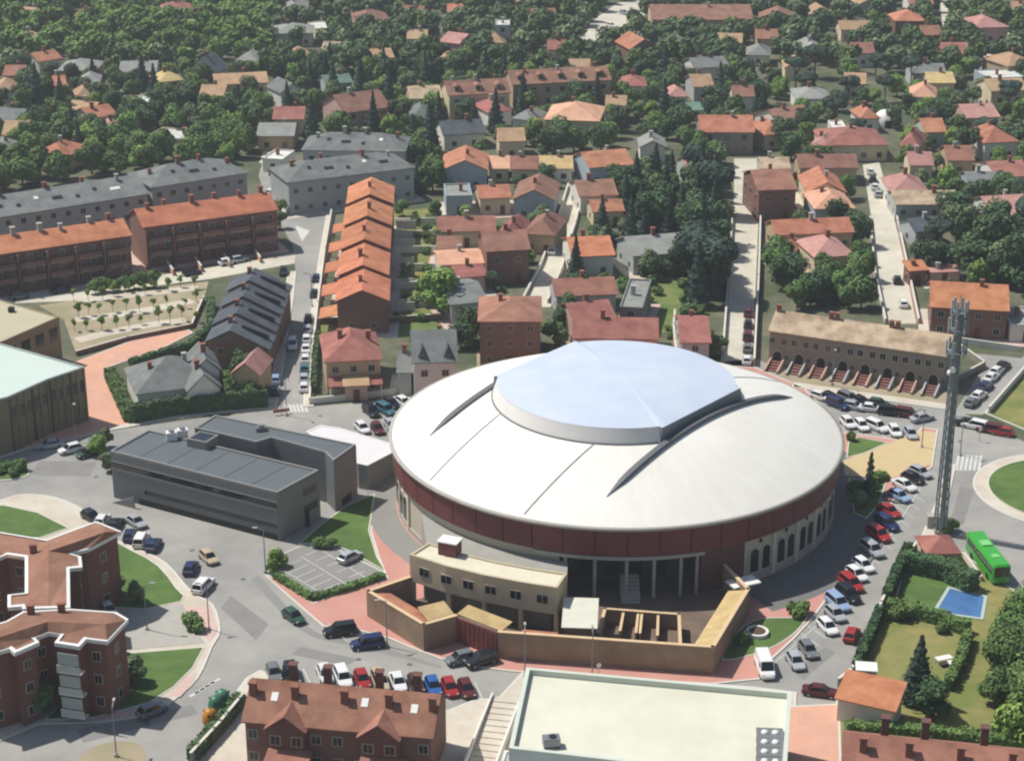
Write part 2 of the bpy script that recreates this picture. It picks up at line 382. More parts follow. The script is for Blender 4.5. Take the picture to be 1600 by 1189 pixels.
# roundabout
RC = P2(1668, 768); RR = (Vector(RC) - Vector(P2(1546, 768))).length
block('pavement', [(RC[0] + (RR + 2.2) * math.cos(R(a)), RC[1] + (RR + 2.2) * math.sin(R(a))) for a in range(0, 360, 6)], M_pave, 'pale paved ring round the roundabout lawn')
lawn([(RC[0] + RR * math.cos(R(a)), RC[1] + RR * math.sin(R(a))) for a in range(0, 360, 6)], 'round green lawn inside the roundabout', z1=.3)
block('traffic_island', px_poly((1478, 728), (1494, 726), (1478, 800), (1472, 836), (1446, 850), (1436, 846), (1460, 790)), M_pave, 'long pale traffic island at the foot of the mast', cat='traffic island')
block('plaza', px_poly((-80, 742), (40, 703), (100, 690), (205, 664), (190, 620), (166, 576), (252, 546), (302, 521), (290, 512), (200, 535), (135, 560), (-80, 640)), M_salmon, 'salmon paved plaza and footpath beside the white roofed hall')
sheet('park_ground', px_poly((60, 478), (200, 456), (326, 440), (318, 470), (300, 515), (200, 533), (120, 556), (100, 500)), .03, M_dirt, 'dry sandy park with young trees', 'park')
for a in (((118, 500), (210, 488), (300, 470)), ((120, 532), (210, 512), (290, 500)), ((120, 470), (200, 462), (310, 450))):
    strip('path', [P2(*p) for p in a], 3.0, .045, M_pave, 'pale footpath across the sandy park')
block('pavement', px_poly((1238, 598), (1482, 633), (1480, 641), (1238, 606)), M_pave, 'pale pavement in front of the stone terrace')
sheet('yard', px_poly((1190, 570), (1490, 600), (1484, 633), (1236, 597)), .03, M_dirt, 'earth front yards of the stone terrace', 'yard')
block('field', px_poly((1538, 646), (1604, 574), (1690, 566), (1690, 700), (1600, 672)), M_grass_dry, 'dry grass field behind the pale wall', cat='field')
sheet('field', px_poly((1012, 440), (1095, 438), (1118, 488), (1062, 520), (985, 520), (1008, 490)), .03, M_meadow, 'yellow green meadow behind the red roofs', 'field')
sheet('lawn', px_poly((500, 508), (690, 503), (695, 520), (640, 528), (500, 535)), .03, M_meadow, 'rough grass strip below the orange row houses', 'lawn')
sheet('lawn', px_poly((745, 548), (820, 545), (770, 572), (745, 580)), .03, M_dirt, 'dry plot behind the arena roof', 'lawn')
sheet('yard', px_poly((612, 330), (690, 325), (700, 500), (615, 500)), .03, M_grass_dry, 'back gardens of the orange row houses', 'yard')
block('pavement', strip_pts([P2(*p) for p in ((482, 636), (483, 600), (486, 560), (495, 470), (506, 395), (516, 336))], 1.8), M_pave, 'pale pavement along the orange row houses')
block('pavement', strip_pts([P2(*p) for p in ((424, 640), (434, 580), (443, 520), (452, 465), (456, 425))], 1.8), M_pave, 'pale pavement along the slate row houses')
block('pavement', strip_pts([P2(*p) for p in ((482, 628), (560, 620), (640, 610), (700, 590))], 1.6), M_pave, 'pale pavement before the red roofed villa', z1=.15)
block('pavement', strip_pts([P2(*p) for p in ((165, 672), (260, 655), (330, 645), (424, 637))], 1.4), M_pave, 'pale pavement below the clipped hedge', z1=.15)
block('pavement', px_poly((392, 905), (404, 898), (470, 972), (500, 990), (600, 1012), (690, 1040), (688, 1044), (590, 1018), (490, 996), (455, 975)), M_asphalt_new, 'low grey gutter strip before the pink apron', z1=.03, kerb=0)

# painted lines
def lines(name, segs, w, label, z=.032):
    mb = MB()
    for a, b in segs:
        a, b = Vector(P2(*a)), Vector(P2(*b)); d = (b - a).normalized(); n = Vector((-d.y, d.x)) * w / 2
        mb.face([(*(a + n), z), (*(a - n), z), (*(b - n), z), (*(b + n), z)])
    return tag(mb.build(name, M_paint), label, 'road marking', kind='structure')
def lerp(a, b, t): return (a[0] + (b[0] - a[0]) * t, a[1] + (b[1] - a[1]) * t)
segs = [((418 + 0, 1046), (442, 1088))]
for k in range(13):
    a = lerp((420, 1040), (742, 1066), k / 12); segs.append((a, (a[0] + 16, a[1] + 34)))
lines('road_marking', segs, .13, 'white stall lines of the row behind the brown terrace')
segs = []
for k in range(8):
    a = lerp((440, 872), (520, 930), k / 7); 
segs += [((436, 888), (500, 926)), ((470, 870), (545, 916)), ((505, 862), (575, 906))]
for k in range(6):
    a = lerp((440, 888), (500, 925), k / 5); segs.append((a, (a[0] + 30, a[1] - 13)))
    a = lerp((478, 868), (560, 912), k / 5); segs.append((a, (a[0] + 26, a[1] - 10)))
lines('road_marking', segs, .12, 'white stall lines of the small parking lot', z=.115)
segs = [((1205, 1040), (1335, 925)), ((1335, 925), (1440, 760))]
for k in range(20):
    a = lerp((1238, 1000), (1300, 925), k / 6) if k < 6 else lerp((1302, 922), (1412, 762), (k - 6) / 13)
    segs.append((a, (a[0] + 32, a[1] + 22)))
lines('road_marking', segs, .12, 'white stall lines of the long diagonal row by the arena', z=.034)
segs = [((512, 975), (600, 1008)), ((560, 1020), (512, 975)), ((590, 985), (558, 1003)), ((540, 972), (505, 990))]
lines('road_marking', segs, .12, 'white bay lines below the pink apron', z=.178)
segs = [((446 + k * 6, 632), (450 + k * 6, 644)) for k in range(6)] + [((1498 + k * 7, 712), (1494 + k * 7, 735)) for k in range(6)] + [((296 + k * 8, 1088 - k * 5), (312 + k * 8, 1080 - k * 5)) for k in range(5)]
lines('road_marking', segs, .45, 'white zebra bars at the street corners', z=.036)
segs = [((1290 + k * 27, 668), (1303 + k * 27, 684)) for k in range(6)]
lines('road_marking', segs, .12, 'white stall lines beside the sand plaza', z=.034)
sheet('road_marking', px_poly((461, 353), (484, 361), (472, 378)), .05, M_paint, 'white painted triangle at the street fork', 'road marking')
for i_, (a, lb) in enumerate((((( 360, 930), (420, 975), (400, 1000), (345, 950)), 'dark asphalt patch on the curving road'), (((470, 1010), (560, 1030), (540, 1040), (455, 1022)), 'dark asphalt patch near the parked row'), (((1240, 1050), (1290, 1010), (1305, 1020), (1255, 1062)), 'dark asphalt patch by the garden wall'), (((1500, 760), (1522, 765), (1505, 820), (1485, 815)), 'dark asphalt patch beside the roundabout'), (((60, 720), (150, 722), (140, 745), (50, 742)), 'dark asphalt patch before the zinc hall'), (((120, 1140), (300, 1100), (310, 1115), (130, 1160)), 'pale worn band on the lower road'), (((200, 860), (300, 905), (330, 950), (318, 952), (285, 915), (198, 868)), 'worn strip along the curved pavement'))):
    sheet('road_patch', px_poly(*a), .028 + i_ * .0004, mat('asphalt_patch_%d' % (i_ % 2), ('83817c', 'a19e95')[1 if 'worn' in lb else 0], var=.12, scale=.4), lb, 'road')
for i_, (px, py) in enumerate(((380, 905), (300, 860), (560, 1030), (640, 1038), (1300, 990), (1395, 830), (150, 745), (500, 650), (230, 1130), (1500, 690))):
    c_ = P2(px, py); mb = MB(); mb.lathe([(.01, .045), (.36, .045), (.38, .03)], c_, 12); o = mb.build('manhole_cover', M_rail); tag(o, f"round iron manhole cover {['on the curving road', 'beside the zinc hall', 'before the parked row', 'before the yard gate', 'on the road by the diagonal row', 'at the upper diagonal row', 'before the little island', 'before the zinc hall link', 'on the lower road', 'at the mast road'][i_]}", 'manhole cover')
# ------------------------------------------------------------------ the domed arena
def pol(r, a, z=0.0, c=AC): return Vector((c.x + r * math.cos(a), c.y + r * math.sin(a), z))
M_roofwhite = mat('roof_membrane', 'ebe8dd', rough=.6, var=.03, scale=.12, col2='e6e2d6', mix_scale=.05)
M_domeglass = mat('dome_sheeting', 'bcc6d3', rough=.5, var=.03, scale=.25, col2='c2cbd6', mix_scale=.12, spec=.4, stripes=('DIAGONAL', .55, .03, .2))
M_domerim = mat('dome_rim_sheet', 'e2ddd6', rough=.5, var=.06, scale=.2)
M_chord = mat('dome_end_shade_tone', '7a7e84', rough=.5, var=.06, scale=.3)  # darker than the rim: shade on the end faces is put into the colour
def streaks(m, amp, spin, reach):
    """rain streaks that run down a round roof from its crown"""
    n = m.node_tree; N = n.nodes.new; L = n.links.new; b = n.nodes['Principled BSDF']; src = b.inputs['Base Color'].links[0].from_socket
    tc = N('ShaderNodeTexCoord'); sx = N('ShaderNodeSeparateXYZ'); L(tc.outputs['Object'], sx.inputs[0])
    at = N('ShaderNodeMath'); at.operation = 'ARCTAN2'; L(sx.outputs[1], at.inputs[0]); L(sx.outputs[0], at.inputs[1])
    ms = N('ShaderNodeMath'); ms.operation = 'MULTIPLY'; ms.inputs[1].default_value = spin; L(at.outputs[0], ms.inputs[0])
    mz = N('ShaderNodeMath'); mz.operation = 'MULTIPLY'; mz.inputs[1].default_value = reach; L(sx.outputs[2], mz.inputs[0])
    cb = N('ShaderNodeCombineXYZ'); L(ms.outputs[0], cb.inputs[0]); L(mz.outputs[0], cb.inputs[1])
    nz = N('ShaderNodeTexNoise'); nz.inputs['Scale'].default_value = 1; nz.inputs['Detail'].default_value = 6; nz.inputs['Roughness'].default_value = .7; L(cb.outputs[0], nz.inputs['Vector'])
    mr = N('ShaderNodeMapRange'); mr.inputs['From Min'].default_value = .3; mr.inputs['From Max'].default_value = .75; mr.inputs['To Min'].default_value = 1.0 - amp; mr.inputs['To Max'].default_value = 1.0; L(nz.outputs[0], mr.inputs[0])
    hs = N('ShaderNodeHueSaturation'); L(src, hs.inputs['Color']); L(mr.outputs[0], hs.inputs['Value']); L(hs.outputs[0], b.inputs['Base Color'])
streaks(M_roofwhite, .10, 22, .35); streaks(M_maroon, .22, 60, .5)
def cap(r): return 11.0 + 8.0 * (1 - (r / AR) ** 2)
A = thing('arena', 'round white roofed arena with maroon band and raised pale blue dome', 'arena', AC)
KEEP_OUT.append([(AC.x + 44 * math.cos(R(a)), AC.y + 44 * math.sin(R(a))) for a in range(0, 360, 12)])
def apart(mb, name, m, sm=False, parent=None): return mb.build(name, m, parent or A, off=AC, smooth=sm)
mb = MB(); mb.lathe([(max(.01, AR * k / 16), cap(AR * k / 16)) for k in range(16, -1, -1)], (AC.x, AC.y), 120); apart(mb, 'roof', M_roofwhite, True)
mb = MB(); mb.lathe([(33.35, 10.62), (33.95, 10.62), (34.0, 10.98), (33.5, 11.1), (33.3, 11.0), (33.35, 10.62)], (AC.x, AC.y), 120); apart(mb, 'roof_rim', M_concrete, True)
for k in range(48):                                                     # the band is clad in curved panels
    a0 = R(k * 7.5 + .12); a1 = R(k * 7.5 + 7.38)
    mb = MB(); mb.lathe([(33.62, 10.55), (33.42, 6.75), (33.1, 6.75), (33.1, 10.55), (33.62, 10.55)], (AC.x, AC.y), 4, a0, a1)
    apart(mb, 'band_panel', M_maroon)
mb = MB(); mb.lathe([(33.05, 10.6), (33.05, 6.7), (32.5, 6.7)], (AC.x, AC.y), 96); apart(mb, 'band_backing', M_dark)
W0, W1 = R(-60), R(254)
mb = MB(); mb.lathe([(32.75, 6.8), (32.75, .1)], (AC.x, AC.y), 90, W0, W1); apart(mb, 'wall', mat('arena_wall', 'c5bda8', var=.08, scale=.4, col2='bab19c', mix_scale=.2))
mb = MB(); mb.lathe([(32.95, .1), (32.95, .9), (32.75, .9)], (AC.x, AC.y), 90, W0, W1); apart(mb, 'plinth', M_concrete)
mb = MB(); mb.lathe([(32.9, 6.9), (32.9, .1)], (AC.x, AC.y), 6, R(-72), R(-60)); apart(mb, 'brick_pier', M_brickd)
# arched windows in pairs
def arch(w, h, d, n=8):
    """outline of an arched opening, width w, height h"""
    r = w / 2; return [(-r, 0), (r, 0)] + [(r * math.cos(math.pi * k / n), h - r + r * math.sin(math.pi * k / n)) for k in range(n + 1)]
def arch_mesh(w, h, d, m, name):
    s = arch(w, h, d); mb = MB(); mb.extrude(s, (lambda p: (p[0], 0, p[1]), lambda p: (p[0], -d, p[1]))); return mb.mesh(name, m)
ME_af = arch_mesh(1.9, 3.9, .14, mat('window_surround', 'cfc7b2', var=.06), 'arched_window'); ME_ap = arch_mesh(1.45, 3.55, .05, M_glass, 'pane')
mbv = MB(); mbv.tube((0, 0, 0), (0, -.08, 0), .32, n=12); ME_vent = mbv.mesh('vent', M_dark)
mbp = MB(); mbp.box(-.3, .3, -.25, .1, 0, 6.7); ME_pil = mbp.mesh('pilaster', mat('window_surround', 'cfc7b2'))
for k in range(29):
    ac = -55 + k * 9.0
    if ac > 215: continue
    for da in (-1.9, 1.9):
        a = R(ac + da); o = link('arched_window', ME_af, A, pol(32.78, a, 1.25) - AC, a + math.pi / 2)
        link('pane', ME_ap, o, (0, -.145, .18))
    a = R(ac); link('vent', ME_vent, A, pol(32.78, a, 5.9) - AC, a + math.pi / 2)
    a = R(ac + 4.5); link('pilaster', ME_pil, A, pol(32.78, a, .1) - AC, a + math.pi / 2)
# recessed loggia in front
L0, L1 = R(-106), R(-72)
mb = MB(); mb.lathe([(28.2, 6.9), (28.2, .15)], (AC.x, AC.y), 12, L0, L1)
for a in (L0, L1): mb.face([pol(28.2, a, .15), pol(32.9, a, .15), pol(32.9, a, 6.9), pol(28.2, a, 6.9)])
apart(mb, 'loggia_wall', mat('loggia_wall', '4f5a55', var=.1))
mb = MB(); mb.lathe([(28.2, 6.75), (33.0, 6.75)], (AC.x, AC.y), 12, L0, L1); apart(mb, 'loggia_ceiling', M_concrete)
mb = MB(); mb.lathe([(28.2, .21), (35.5, .21)], (AC.x, AC.y), 12, L0, L1); apart(mb, 'loggia_floor', mat('loggia_floor', '6e5f55', var=.1))
mb = MB(); mb.lathe([(32.5, 6.1), (33.45, 6.1), (33.45, 6.6), (32.5, 6.6), (32.5, 6.1)], (AC.x, AC.y), 16, R(-112), R(-71.5)); apart(mb, 'beam', M_concrete)
for a in (-104.5, -97.5, -90, -83.5, -77, -73): apart(MB().tube(pol(33, R(a), .15), pol(33, R(a), 6.1), .24, n=10), 'column', M_concrete)
for a0, a1 in ((-103, -99), (-96, -91.5), (-88.5, -85), (-82, -78)):
    mb = MB(); mb.lathe([(28.35, 1.2), (28.35, 5.2), (28.2, 5.2), (28.2, 1.2), (28.35, 1.2)], (AC.x, AC.y), 3, R(a0), R(a1)); apart(mb, 'loggia_opening', M_dark)
st = MB()
for k in range(8):
    r0 = 34.6 - k * .55; st.extrude([(-1.3, 0), (1.3, 0), (1.3, .17 + .32 * k), (-1.3, .17 + .32 * k)], (lambda p, r0=r0: pol(r0 - .55, R(-89)) + Vector((p[0], 0, p[1] + .1)), lambda p, r0=r0: pol(r0, R(-89)) + Vector((p[0], 0, p[1] + .1))))
apart(st, 'staircase', M_concrete)
# sliding dome between two rails
TH = R(-40); UX, UY = math.sin(R(40)), math.cos(R(40)); NX, NY = math.cos(TH), math.sin(TH)
OFFC, DR, ZT = 15.5, 18.5, 18.75
def ro(t):
    c = abs(math.cos(t - TH)); return min(DR, OFFC / c if c > 1e-4 else 1e9)
ths = sorted(set([2 * math.pi * k / 144 for k in range(144)] + [(TH + s * math.acos(OFFC / DR) + q) % (2 * math.pi) for s in (1, -1) for q in (0, math.pi)]))
rim, ends, glass = MB(), [MB(), MB()], MB()
def lo(t): r = ro(t); return pol(r, t, cap(r) - .05)
def hi(t):
    r = ro(t); ins = .75 if r >= DR - 1e-3 else .0
    if ins == 0: return pol(r * (1 - .75 / DR * 0), t, ZT)
    return pol(r - .75, t, ZT)
for i, t in enumerate(ths):
    t2 = ths[(i + 1) % len(ths)]; tm = t + ((t2 - t) % (2 * math.pi)) / 2
    (rim if ro(tm) >= DR - 1e-3 else ends[0 if math.cos(tm - TH) > 0 else 1]).face([lo(t), lo(t2), hi(t2), hi(t)])
def gz(f): return ZT + .03 + 1.5 * (1 - f * f)
for i, t in enumerate(ths):
    t2 = ths[(i + 1) % len(ths)]
    for k in range(8):
        f0, f1 = k / 8, (k + 1) / 8
        def g_(f, tt): h = hi(tt); return Vector((AC.x + (h.x - AC.x) * f, AC.y + (h.y - AC.y) * f, gz(f)))
        glass.face([g_(f0, t), g_(f1, t), g_(f1, t2), g_(f0, t2)] if k else [g_(0, t), g_(f1, t), g_(f1, t2)])
apart(rim, 'dome_rim', M_domerim); [apart(q_, 'dome_end', M_chord) for q_ in ends]; apart(glass, 'dome', M_domeglass, True)
mb = MB(); mb.lathe([(DR + .12, cap(DR) - .1), (DR + .12, cap(DR) + .16), (DR - .05, cap(DR) + .16)], (AC.x, AC.y), 30, TH + math.acos(OFFC / DR) + .02, TH + math.pi - math.acos(OFFC / DR) - .02)
mb.lathe([(DR + .12, cap(DR) - .1), (DR + .12, cap(DR) + .16), (DR - .05, cap(DR) + .16)], (AC.x, AC.y), 30, TH + math.pi + math.acos(OFFC / DR) + .02, TH + 2 * math.pi - math.acos(OFFC / DR) - .02)
apart(mb, 'dome_flashing', M_rail)
def chord_bar(off, s0, s1, w, h, name, m, taper=0.0, lift=0.0, n=28):
    mb = MB(); rows = []
    for k in range(n + 1):
        s = s0 + (s1 - s0) * k / n
        e = min(1.0, min(s - s0, s1 - s) / taper + .12) if taper else 1.0
        row = []
        for sg, zz in ((-1, -.3), (1, -.3), (1, 1), (-1, 1)):
            o_ = off + sg * w / 2 * e; x, y = AC.x + UX * s + NX * o_, AC.y + UY * s + NY * o_
            zc = cap(math.hypot(UX * s + NX * off, UY * s + NY * off))
            row.append((x, y, zc + (h * e if zz > 0 else zz) + lift))
        rows.append(row)
    i = len(mb.v)
    for r_ in rows: mb.v += r_
    for k in range(n):
        for q in range(4):
            q2 = (q + 1) % 4; mb.f.append((k * 4 + q, k * 4 + q2, k * 4 + 4 + q2, k * 4 + 4 + q)); mb.m.append(0)
    mb.f += [(0, 1, 2, 3), (n * 4 + 3, n * 4 + 2, n * 4 + 1, n * 4)]; mb.m += [0, 0]
    return apart(mb, name, m)
for s in (1, -1): chord_bar(s * (OFFC + .75), -23.5, 23.5, .85, .5, 'rail', M_rail, taper=4.5)
for s in (1, -1):
    chord_bar(s * 8.6, -31.8, -DR * .9, .14, .07, 'roof_seam', M_rail); chord_bar(s * 8.6, DR * .9, 31.8, .14, .07, 'roof_seam', M_rail)
# ------------------------------------------------------------------ annex wing of the arena
ZA = 7.3
front = [P(*p, ZA) for p in ((640, 866), (697, 884), (755, 898), (813, 909), (871, 918))]
AO = Vector((front[2].x, front[2].y, 0))
X = thing('annex_wing', 'curved cream annex wing with open arcade below the maroon band', 'annex', AO)
bk = []
for i_, p in enumerate(front):
    d_ = (front[min(4, i_ + 1)] - front[max(0, i_ - 1)]).to_2d().normalized(); bk.append(Vector((p.x - d_.y * 4.3, p.y + d_.x * 4.3, 0)))
back = bk[::-1]
foot = [(p.x, p.y) for p in front] + [(p.x, p.y) for p in back]
lk = [(p.x, p.y) for p in bk] + [tuple(pol(32.9, R(a)).to_2d()) for a in (-104, -112, -120, -128, -136, -143, -150)]
def bp(mb, name, m, root=X, off=AO, sm=False): return mb.build(name, m, root, off=off, smooth=sm)
bp(MB().prism(foot, 3.3, ZA - .35), 'upper_wall', M_cream)
bp(MB().prism(lk, .15, 5.2), 'link_roof', mat('grey_link_roof', '9a988f', var=.1, scale=.4))
outer, inner = offset_poly(foot, .35)
bp(MB().prism([tuple(p) for p in inner], ZA - .35, ZA - .2), 'roof', mat('annex_roof', 'd2cab2', var=.08, scale=.5))
mb = MB()
for i in range(len(outer)):
    j = (i + 1) % len(outer)
    mb.face([(*outer[i], ZA), (*outer[j], ZA), (*inner[j], ZA), (*inner[i], ZA)]); mb.face([(*outer[i], ZA - .35), (*outer[j], ZA - .35), (*outer[j], ZA), (*outer[i], ZA)]); mb.face([(*inner[i], ZA - .2), (*inner[j], ZA - .2), (*inner[j], ZA), (*inner[i], ZA)])
bp(mb, 'parapet', M_cream)
fl = [Vector((p.x, p.y)) for p in front]
inn = offset_poly(foot, 3.0)[1]
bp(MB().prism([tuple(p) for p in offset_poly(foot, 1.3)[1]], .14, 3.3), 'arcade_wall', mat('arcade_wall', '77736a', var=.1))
def along(fr, t):
    n = len(fr) - 1; k = min(n - 1, int(t * n)); f = t * n - k; p = fr[k].lerp(fr[k + 1], f); d = (fr[k + 1] - fr[k]).normalized(); return p, d
for t in (.01, .26, .5, .75, .99):
    p, d = along(fl, t); n = Vector((-d.y, d.x)); p = p + n * .35
    Mx = Matrix.Translation((p.x, p.y, 0)) @ Matrix.Rotation(math.atan2(d.y, d.x), 4, 'Z')
    bp(MB().box(-.28, .28, -.28, .28, .14, 3.3, Mx), 'column', M_cream)
for t in (.1, .25, .4, .55, .72, .9):
    p, d = along(fl, t)
    Mx = Matrix.Translation((p.x, p.y, 0)) @ Matrix.Rotation(math.atan2(d.y, d.x), 4, 'Z')
    wo = bp(MB().box(-.85, .85, -.06, .1, 4.65, 5.95, Mx), 'window', M_winframe)
    for s in (-1, 1): bp(MB().box(s * .4 - .34, s * .4 + .34, -.1, 0, 4.75, 5.85, Mx), 'pane', M_glass, wo, AO)
pb = P(703, 864, ZA - .2)
bx = thing('stair_head', 'small white topped maroon box on the annex roof', 'roof box', (pb.x, pb.y, ZA - .2), R(-22))
MB().box(-1.3, 1.3, -1.0, 1.0, 0, 1.9).build('box_wall', M_maroon, bx); MB().box(-1.45, 1.45, -1.15, 1.15, 1.9, 2.05).build('box_lid', M_white, bx)

# ------------------------------------------------------------------ bull yard in front of the arena
def wall_run(pts, h, th, root, m, mc, off, name='wall', z0=.12):
    for a, b in zip(pts, pts[1:]):
        a, b = Vector(a[:2]), Vector(b[:2]); d = b - a
        Mx = Matrix.Translation((a.x, a.y, 0)) @ Matrix.Rotation(math.atan2(d.y, d.x), 4, 'Z')
        o = MB().box(-th / 2, d.length + th / 2 - .02, -th / 2, th / 2, z0, h, Mx).build(name, m, root, off=off)
        MB().box(-th / 2 - .05, d.length + th / 2 + .03, -th / 2 - .06, th / 2 + .06, h, h + .1, Mx).build('coping', mc, o, off=off)
yA, yB, yC, yD, yE = P(577, 964), P(663, 1017), P(712, 1003), P(781, 1029), P(1112, 1053)
yF = Vector((yE.x + 6.2, yE.y + 15.5, 0)); yG = pol(33.3, R(-66))
yA0 = Vector(fl[0].to_3d())
Y = thing('yard_wall', 'high ochre wall enclosing the yard in front of the arena', 'wall', (yE.x, yE.y, 0)); yo = Vector((yE.x, yE.y, 0))
M_coping = mat('coping', 'd0b58e', var=.08)
for seg in ((yA0, yA), (yA, yB), (yB, yC), (yD, yE), (yE, yF, yG)): wall_run(seg, 3.9, .4, Y, M_ochre, M_coping, yo)
d = (yD - yC).to_2d(); Mx = Matrix.Translation((yC.x, yC.y, 0)) @ Matrix.Rotation(math.atan2(d.y, d.x), 4, 'Z')
gt = MB().box(.3, d.length - .3, -.08, .08, .14, 3.7, Mx).build('gate', M_maroon, Y, off=yo)
for k in range(9): MB().box(.3 + (d.length - .6) * k / 9 + .1, .3 + (d.length - .6) * (k + 1) / 9 - .1, -.13, -.07, .3, 3.5, Mx).build('gate_board', M_maroon, gt, off=yo)
def lean_to(a, b, depth, z_hi, z_lo, m, name='lean_to_roof', th=.14, shift=.3, root=Y, off=yo):
    a, b = Vector(a[:2]), Vector(b[:2]); d = (b - a).normalized(); n = Vector((-d.y, d.x))
    q = [(a + n * shift, z_hi), (b + n * shift, z_hi), (b + n * (shift + depth), z_lo), (a + n * (shift + depth), z_lo)]
    mb = MB(); top = [Vector((p.x, p.y, z)) for p, z in q]; bot = [p - Vector((0, 0, th)) for p in top]
    mb.face(top); mb.face(bot[::-1])
    for i in range(4): j = (i + 1) % 4; mb.face([top[i], bot[i], bot[j], top[j]])
    return mb.build(name, m, root, off=off)
lean_to(yA, yB, 2.6, 3.7, 3.0, RM('orange', 'Y')); 
lean_to(yB + Vector((.6, 1.2, 0)), yC + Vector((0, .6, 0)), 3.2, 3.6, 4.1, RM('yellow', 'Y'))
lean_to(yC + Vector((0, .6, 0)), yD + Vector((0, .3, 0)), 2.3, 3.75, 4.1, RM('yellow', 'Y'))
lean_to(P(812, 1031), P(868, 1036), 2.0, 3.8, 3.2, RM('orange', 'Y'))
lean_to(yE + Vector((.2, .6, 0)), yF, 2.4, 3.7, 3.1, RM('yellow', 'Y'))
sp = P(905, 1018)
sh = thing('yard_shed', 'small shed with pale sloping roof inside the ochre yard wall', 'shed', (sp.x, sp.y, .14), R(-4))
MB().box(-2.0, 2.0, -.6, 5.0, 0, 3.4).build('wall', M_ochre, sh)
mb = MB(); mb.extrude([(-1.0, 3.75), (5.6, 4.6), (5.6, 4.75), (-1.0, 3.9)], (lambda p: (-2.3, p[0], p[1]), lambda p: (2.3, p[0], p[1]))); mb.build('roof', mat('pale_tiles', 'cfcdbb', var=.07, stripes=('X', 4, .05)), sh)
K = thing('corral', 'low ochre corral walls inside the arena yard', 'corral', (yE.x - 8, yE.y + 6, 0)); ko = Vector((yE.x - 8, yE.y + 6, 0))
k0, k1, k2, k3 = P(935, 1012), P(945, 975), P(1060, 984), P(1062, 1030)
wall_run((k0, k1), 2.3, .3, K, M_ochre, M_coping, ko); wall_run((k1, k2), 2.3, .3, K, M_ochre, M_coping, ko); wall_run((k2, k3), 2.3, .3, K, M_ochre, M_coping, ko)
for t in (.25, .45, .5, .72):
    p = Vector(k1).lerp(k2, t); q = Vector(k0).lerp(k3, t); wall_run((p, p.lerp(q, .75)), 2.0, .22, K, M_ochre, M_coping, ko)
sheet('yard', [(p.x, p.y) for p in (yA0, yA, yB, yC, yD, yE, yF, yG, pol(33, R(-80)), pol(33, R(-95)), pol(33, R(-110)), pol(33, R(-125)))], .2, mat('yard_earth', '786657', var=.18, scale=.5, col2='685a4d', mix_scale=.2), 'brown earth floor of the walled yard', 'yard')
pl = P(1183, 992)
T = thing('round_planter', 'low white ring planter on the grass below the arena', 'planter', (pl.x, pl.y, .19))
mb = MB(); mb.lathe([(1.5, 0), (1.5, .5), (1.15, .5), (1.15, .3), (.05, .34)], (0, 0), 24); mb.cm = 0; mb.build('ring', M_white, T)
mb = MB(); mb.lathe([(1.14, .36), (.6, .5), (.02, .55)], (0, 0), 20); mb.build('soil', M_wood, T)
pc = P(1150, 945)
T = thing('entrance_canopy', 'small white canopy on a post beside the arena yard', 'canopy', (pc.x, pc.y, .14), R(25))
MB().tube((0, 0, 0), (0, 0, 2.9), .12).build('post', M_concrete, T); MB().tube((2.2, .4, 0), (2.2, .4, 2.9), .12).build('post', M_concrete, T); MB().box(-1.0, 3.2, -1, 1.4, 2.9, 3.1).build('canopy_slab', M_white, T)
# ------------------------------------------------------------------ houses
mbw = MB(); mbw.box(-.5, .5, -.06, .06, 0, 1); ME_win = mbw.mesh('window', M_winframe)
mbw = MB(); mbw.box(-.42, -.03, -.09, 0, .08, .92); mbw.box(.03, .42, -.09, 0, .08, .92); ME_pane = mbw.mesh('pane', M_glass)
mbw = MB(); mbw.box(-.5, .5, -.05, .06, 0, 1); ME_farwin = mbw.mesh('window', M_glass)
mbw = MB(); mbw.box(-.5, .5, -.08, .06, 0, 1); ME_door = mbw.mesh('door', mat('door_wood', '6a4a36', var=.1))
mbw = MB(); mbw.box(-.35, .35, -.35, .35, -.8, 1.3); mbw.box(-.45, .45, -.45, .45, 1.3, 1.45); ME_chim = mbw.mesh('chimney', M_chim)
mbw = MB(); mbw.box(-.35, .35, -.35, .35, -.8, 1.3); mbw.box(-.45, .45, -.45, .45, 1.3, 1.45); ME_chimw = mbw.mesh('chimney', M_concrete)
def window(root, x, y, z, w, h, rz=0.0, near=True):
    if near:
        o = link('window', ME_win, root, (x, y, z), rz, (w, 1, h)); link('pane', ME_pane, o)
    else: o = link('window', ME_farwin, root, (x, y, z), rz, (w, 1, h))
    return o
def free_h(x, y, m):
    for poly in KEEP_OUT + SOFT_OUT:
        if inside((x, y), poly) or any(dist_seg((x, y), poly[i], poly[(i + 1) % len(poly)]) < m for i in range(len(poly))): return False
    return True
NPATIO = [0]
HOUSES = []          # (world centre, short tag) so that trees can be told by the house beside them
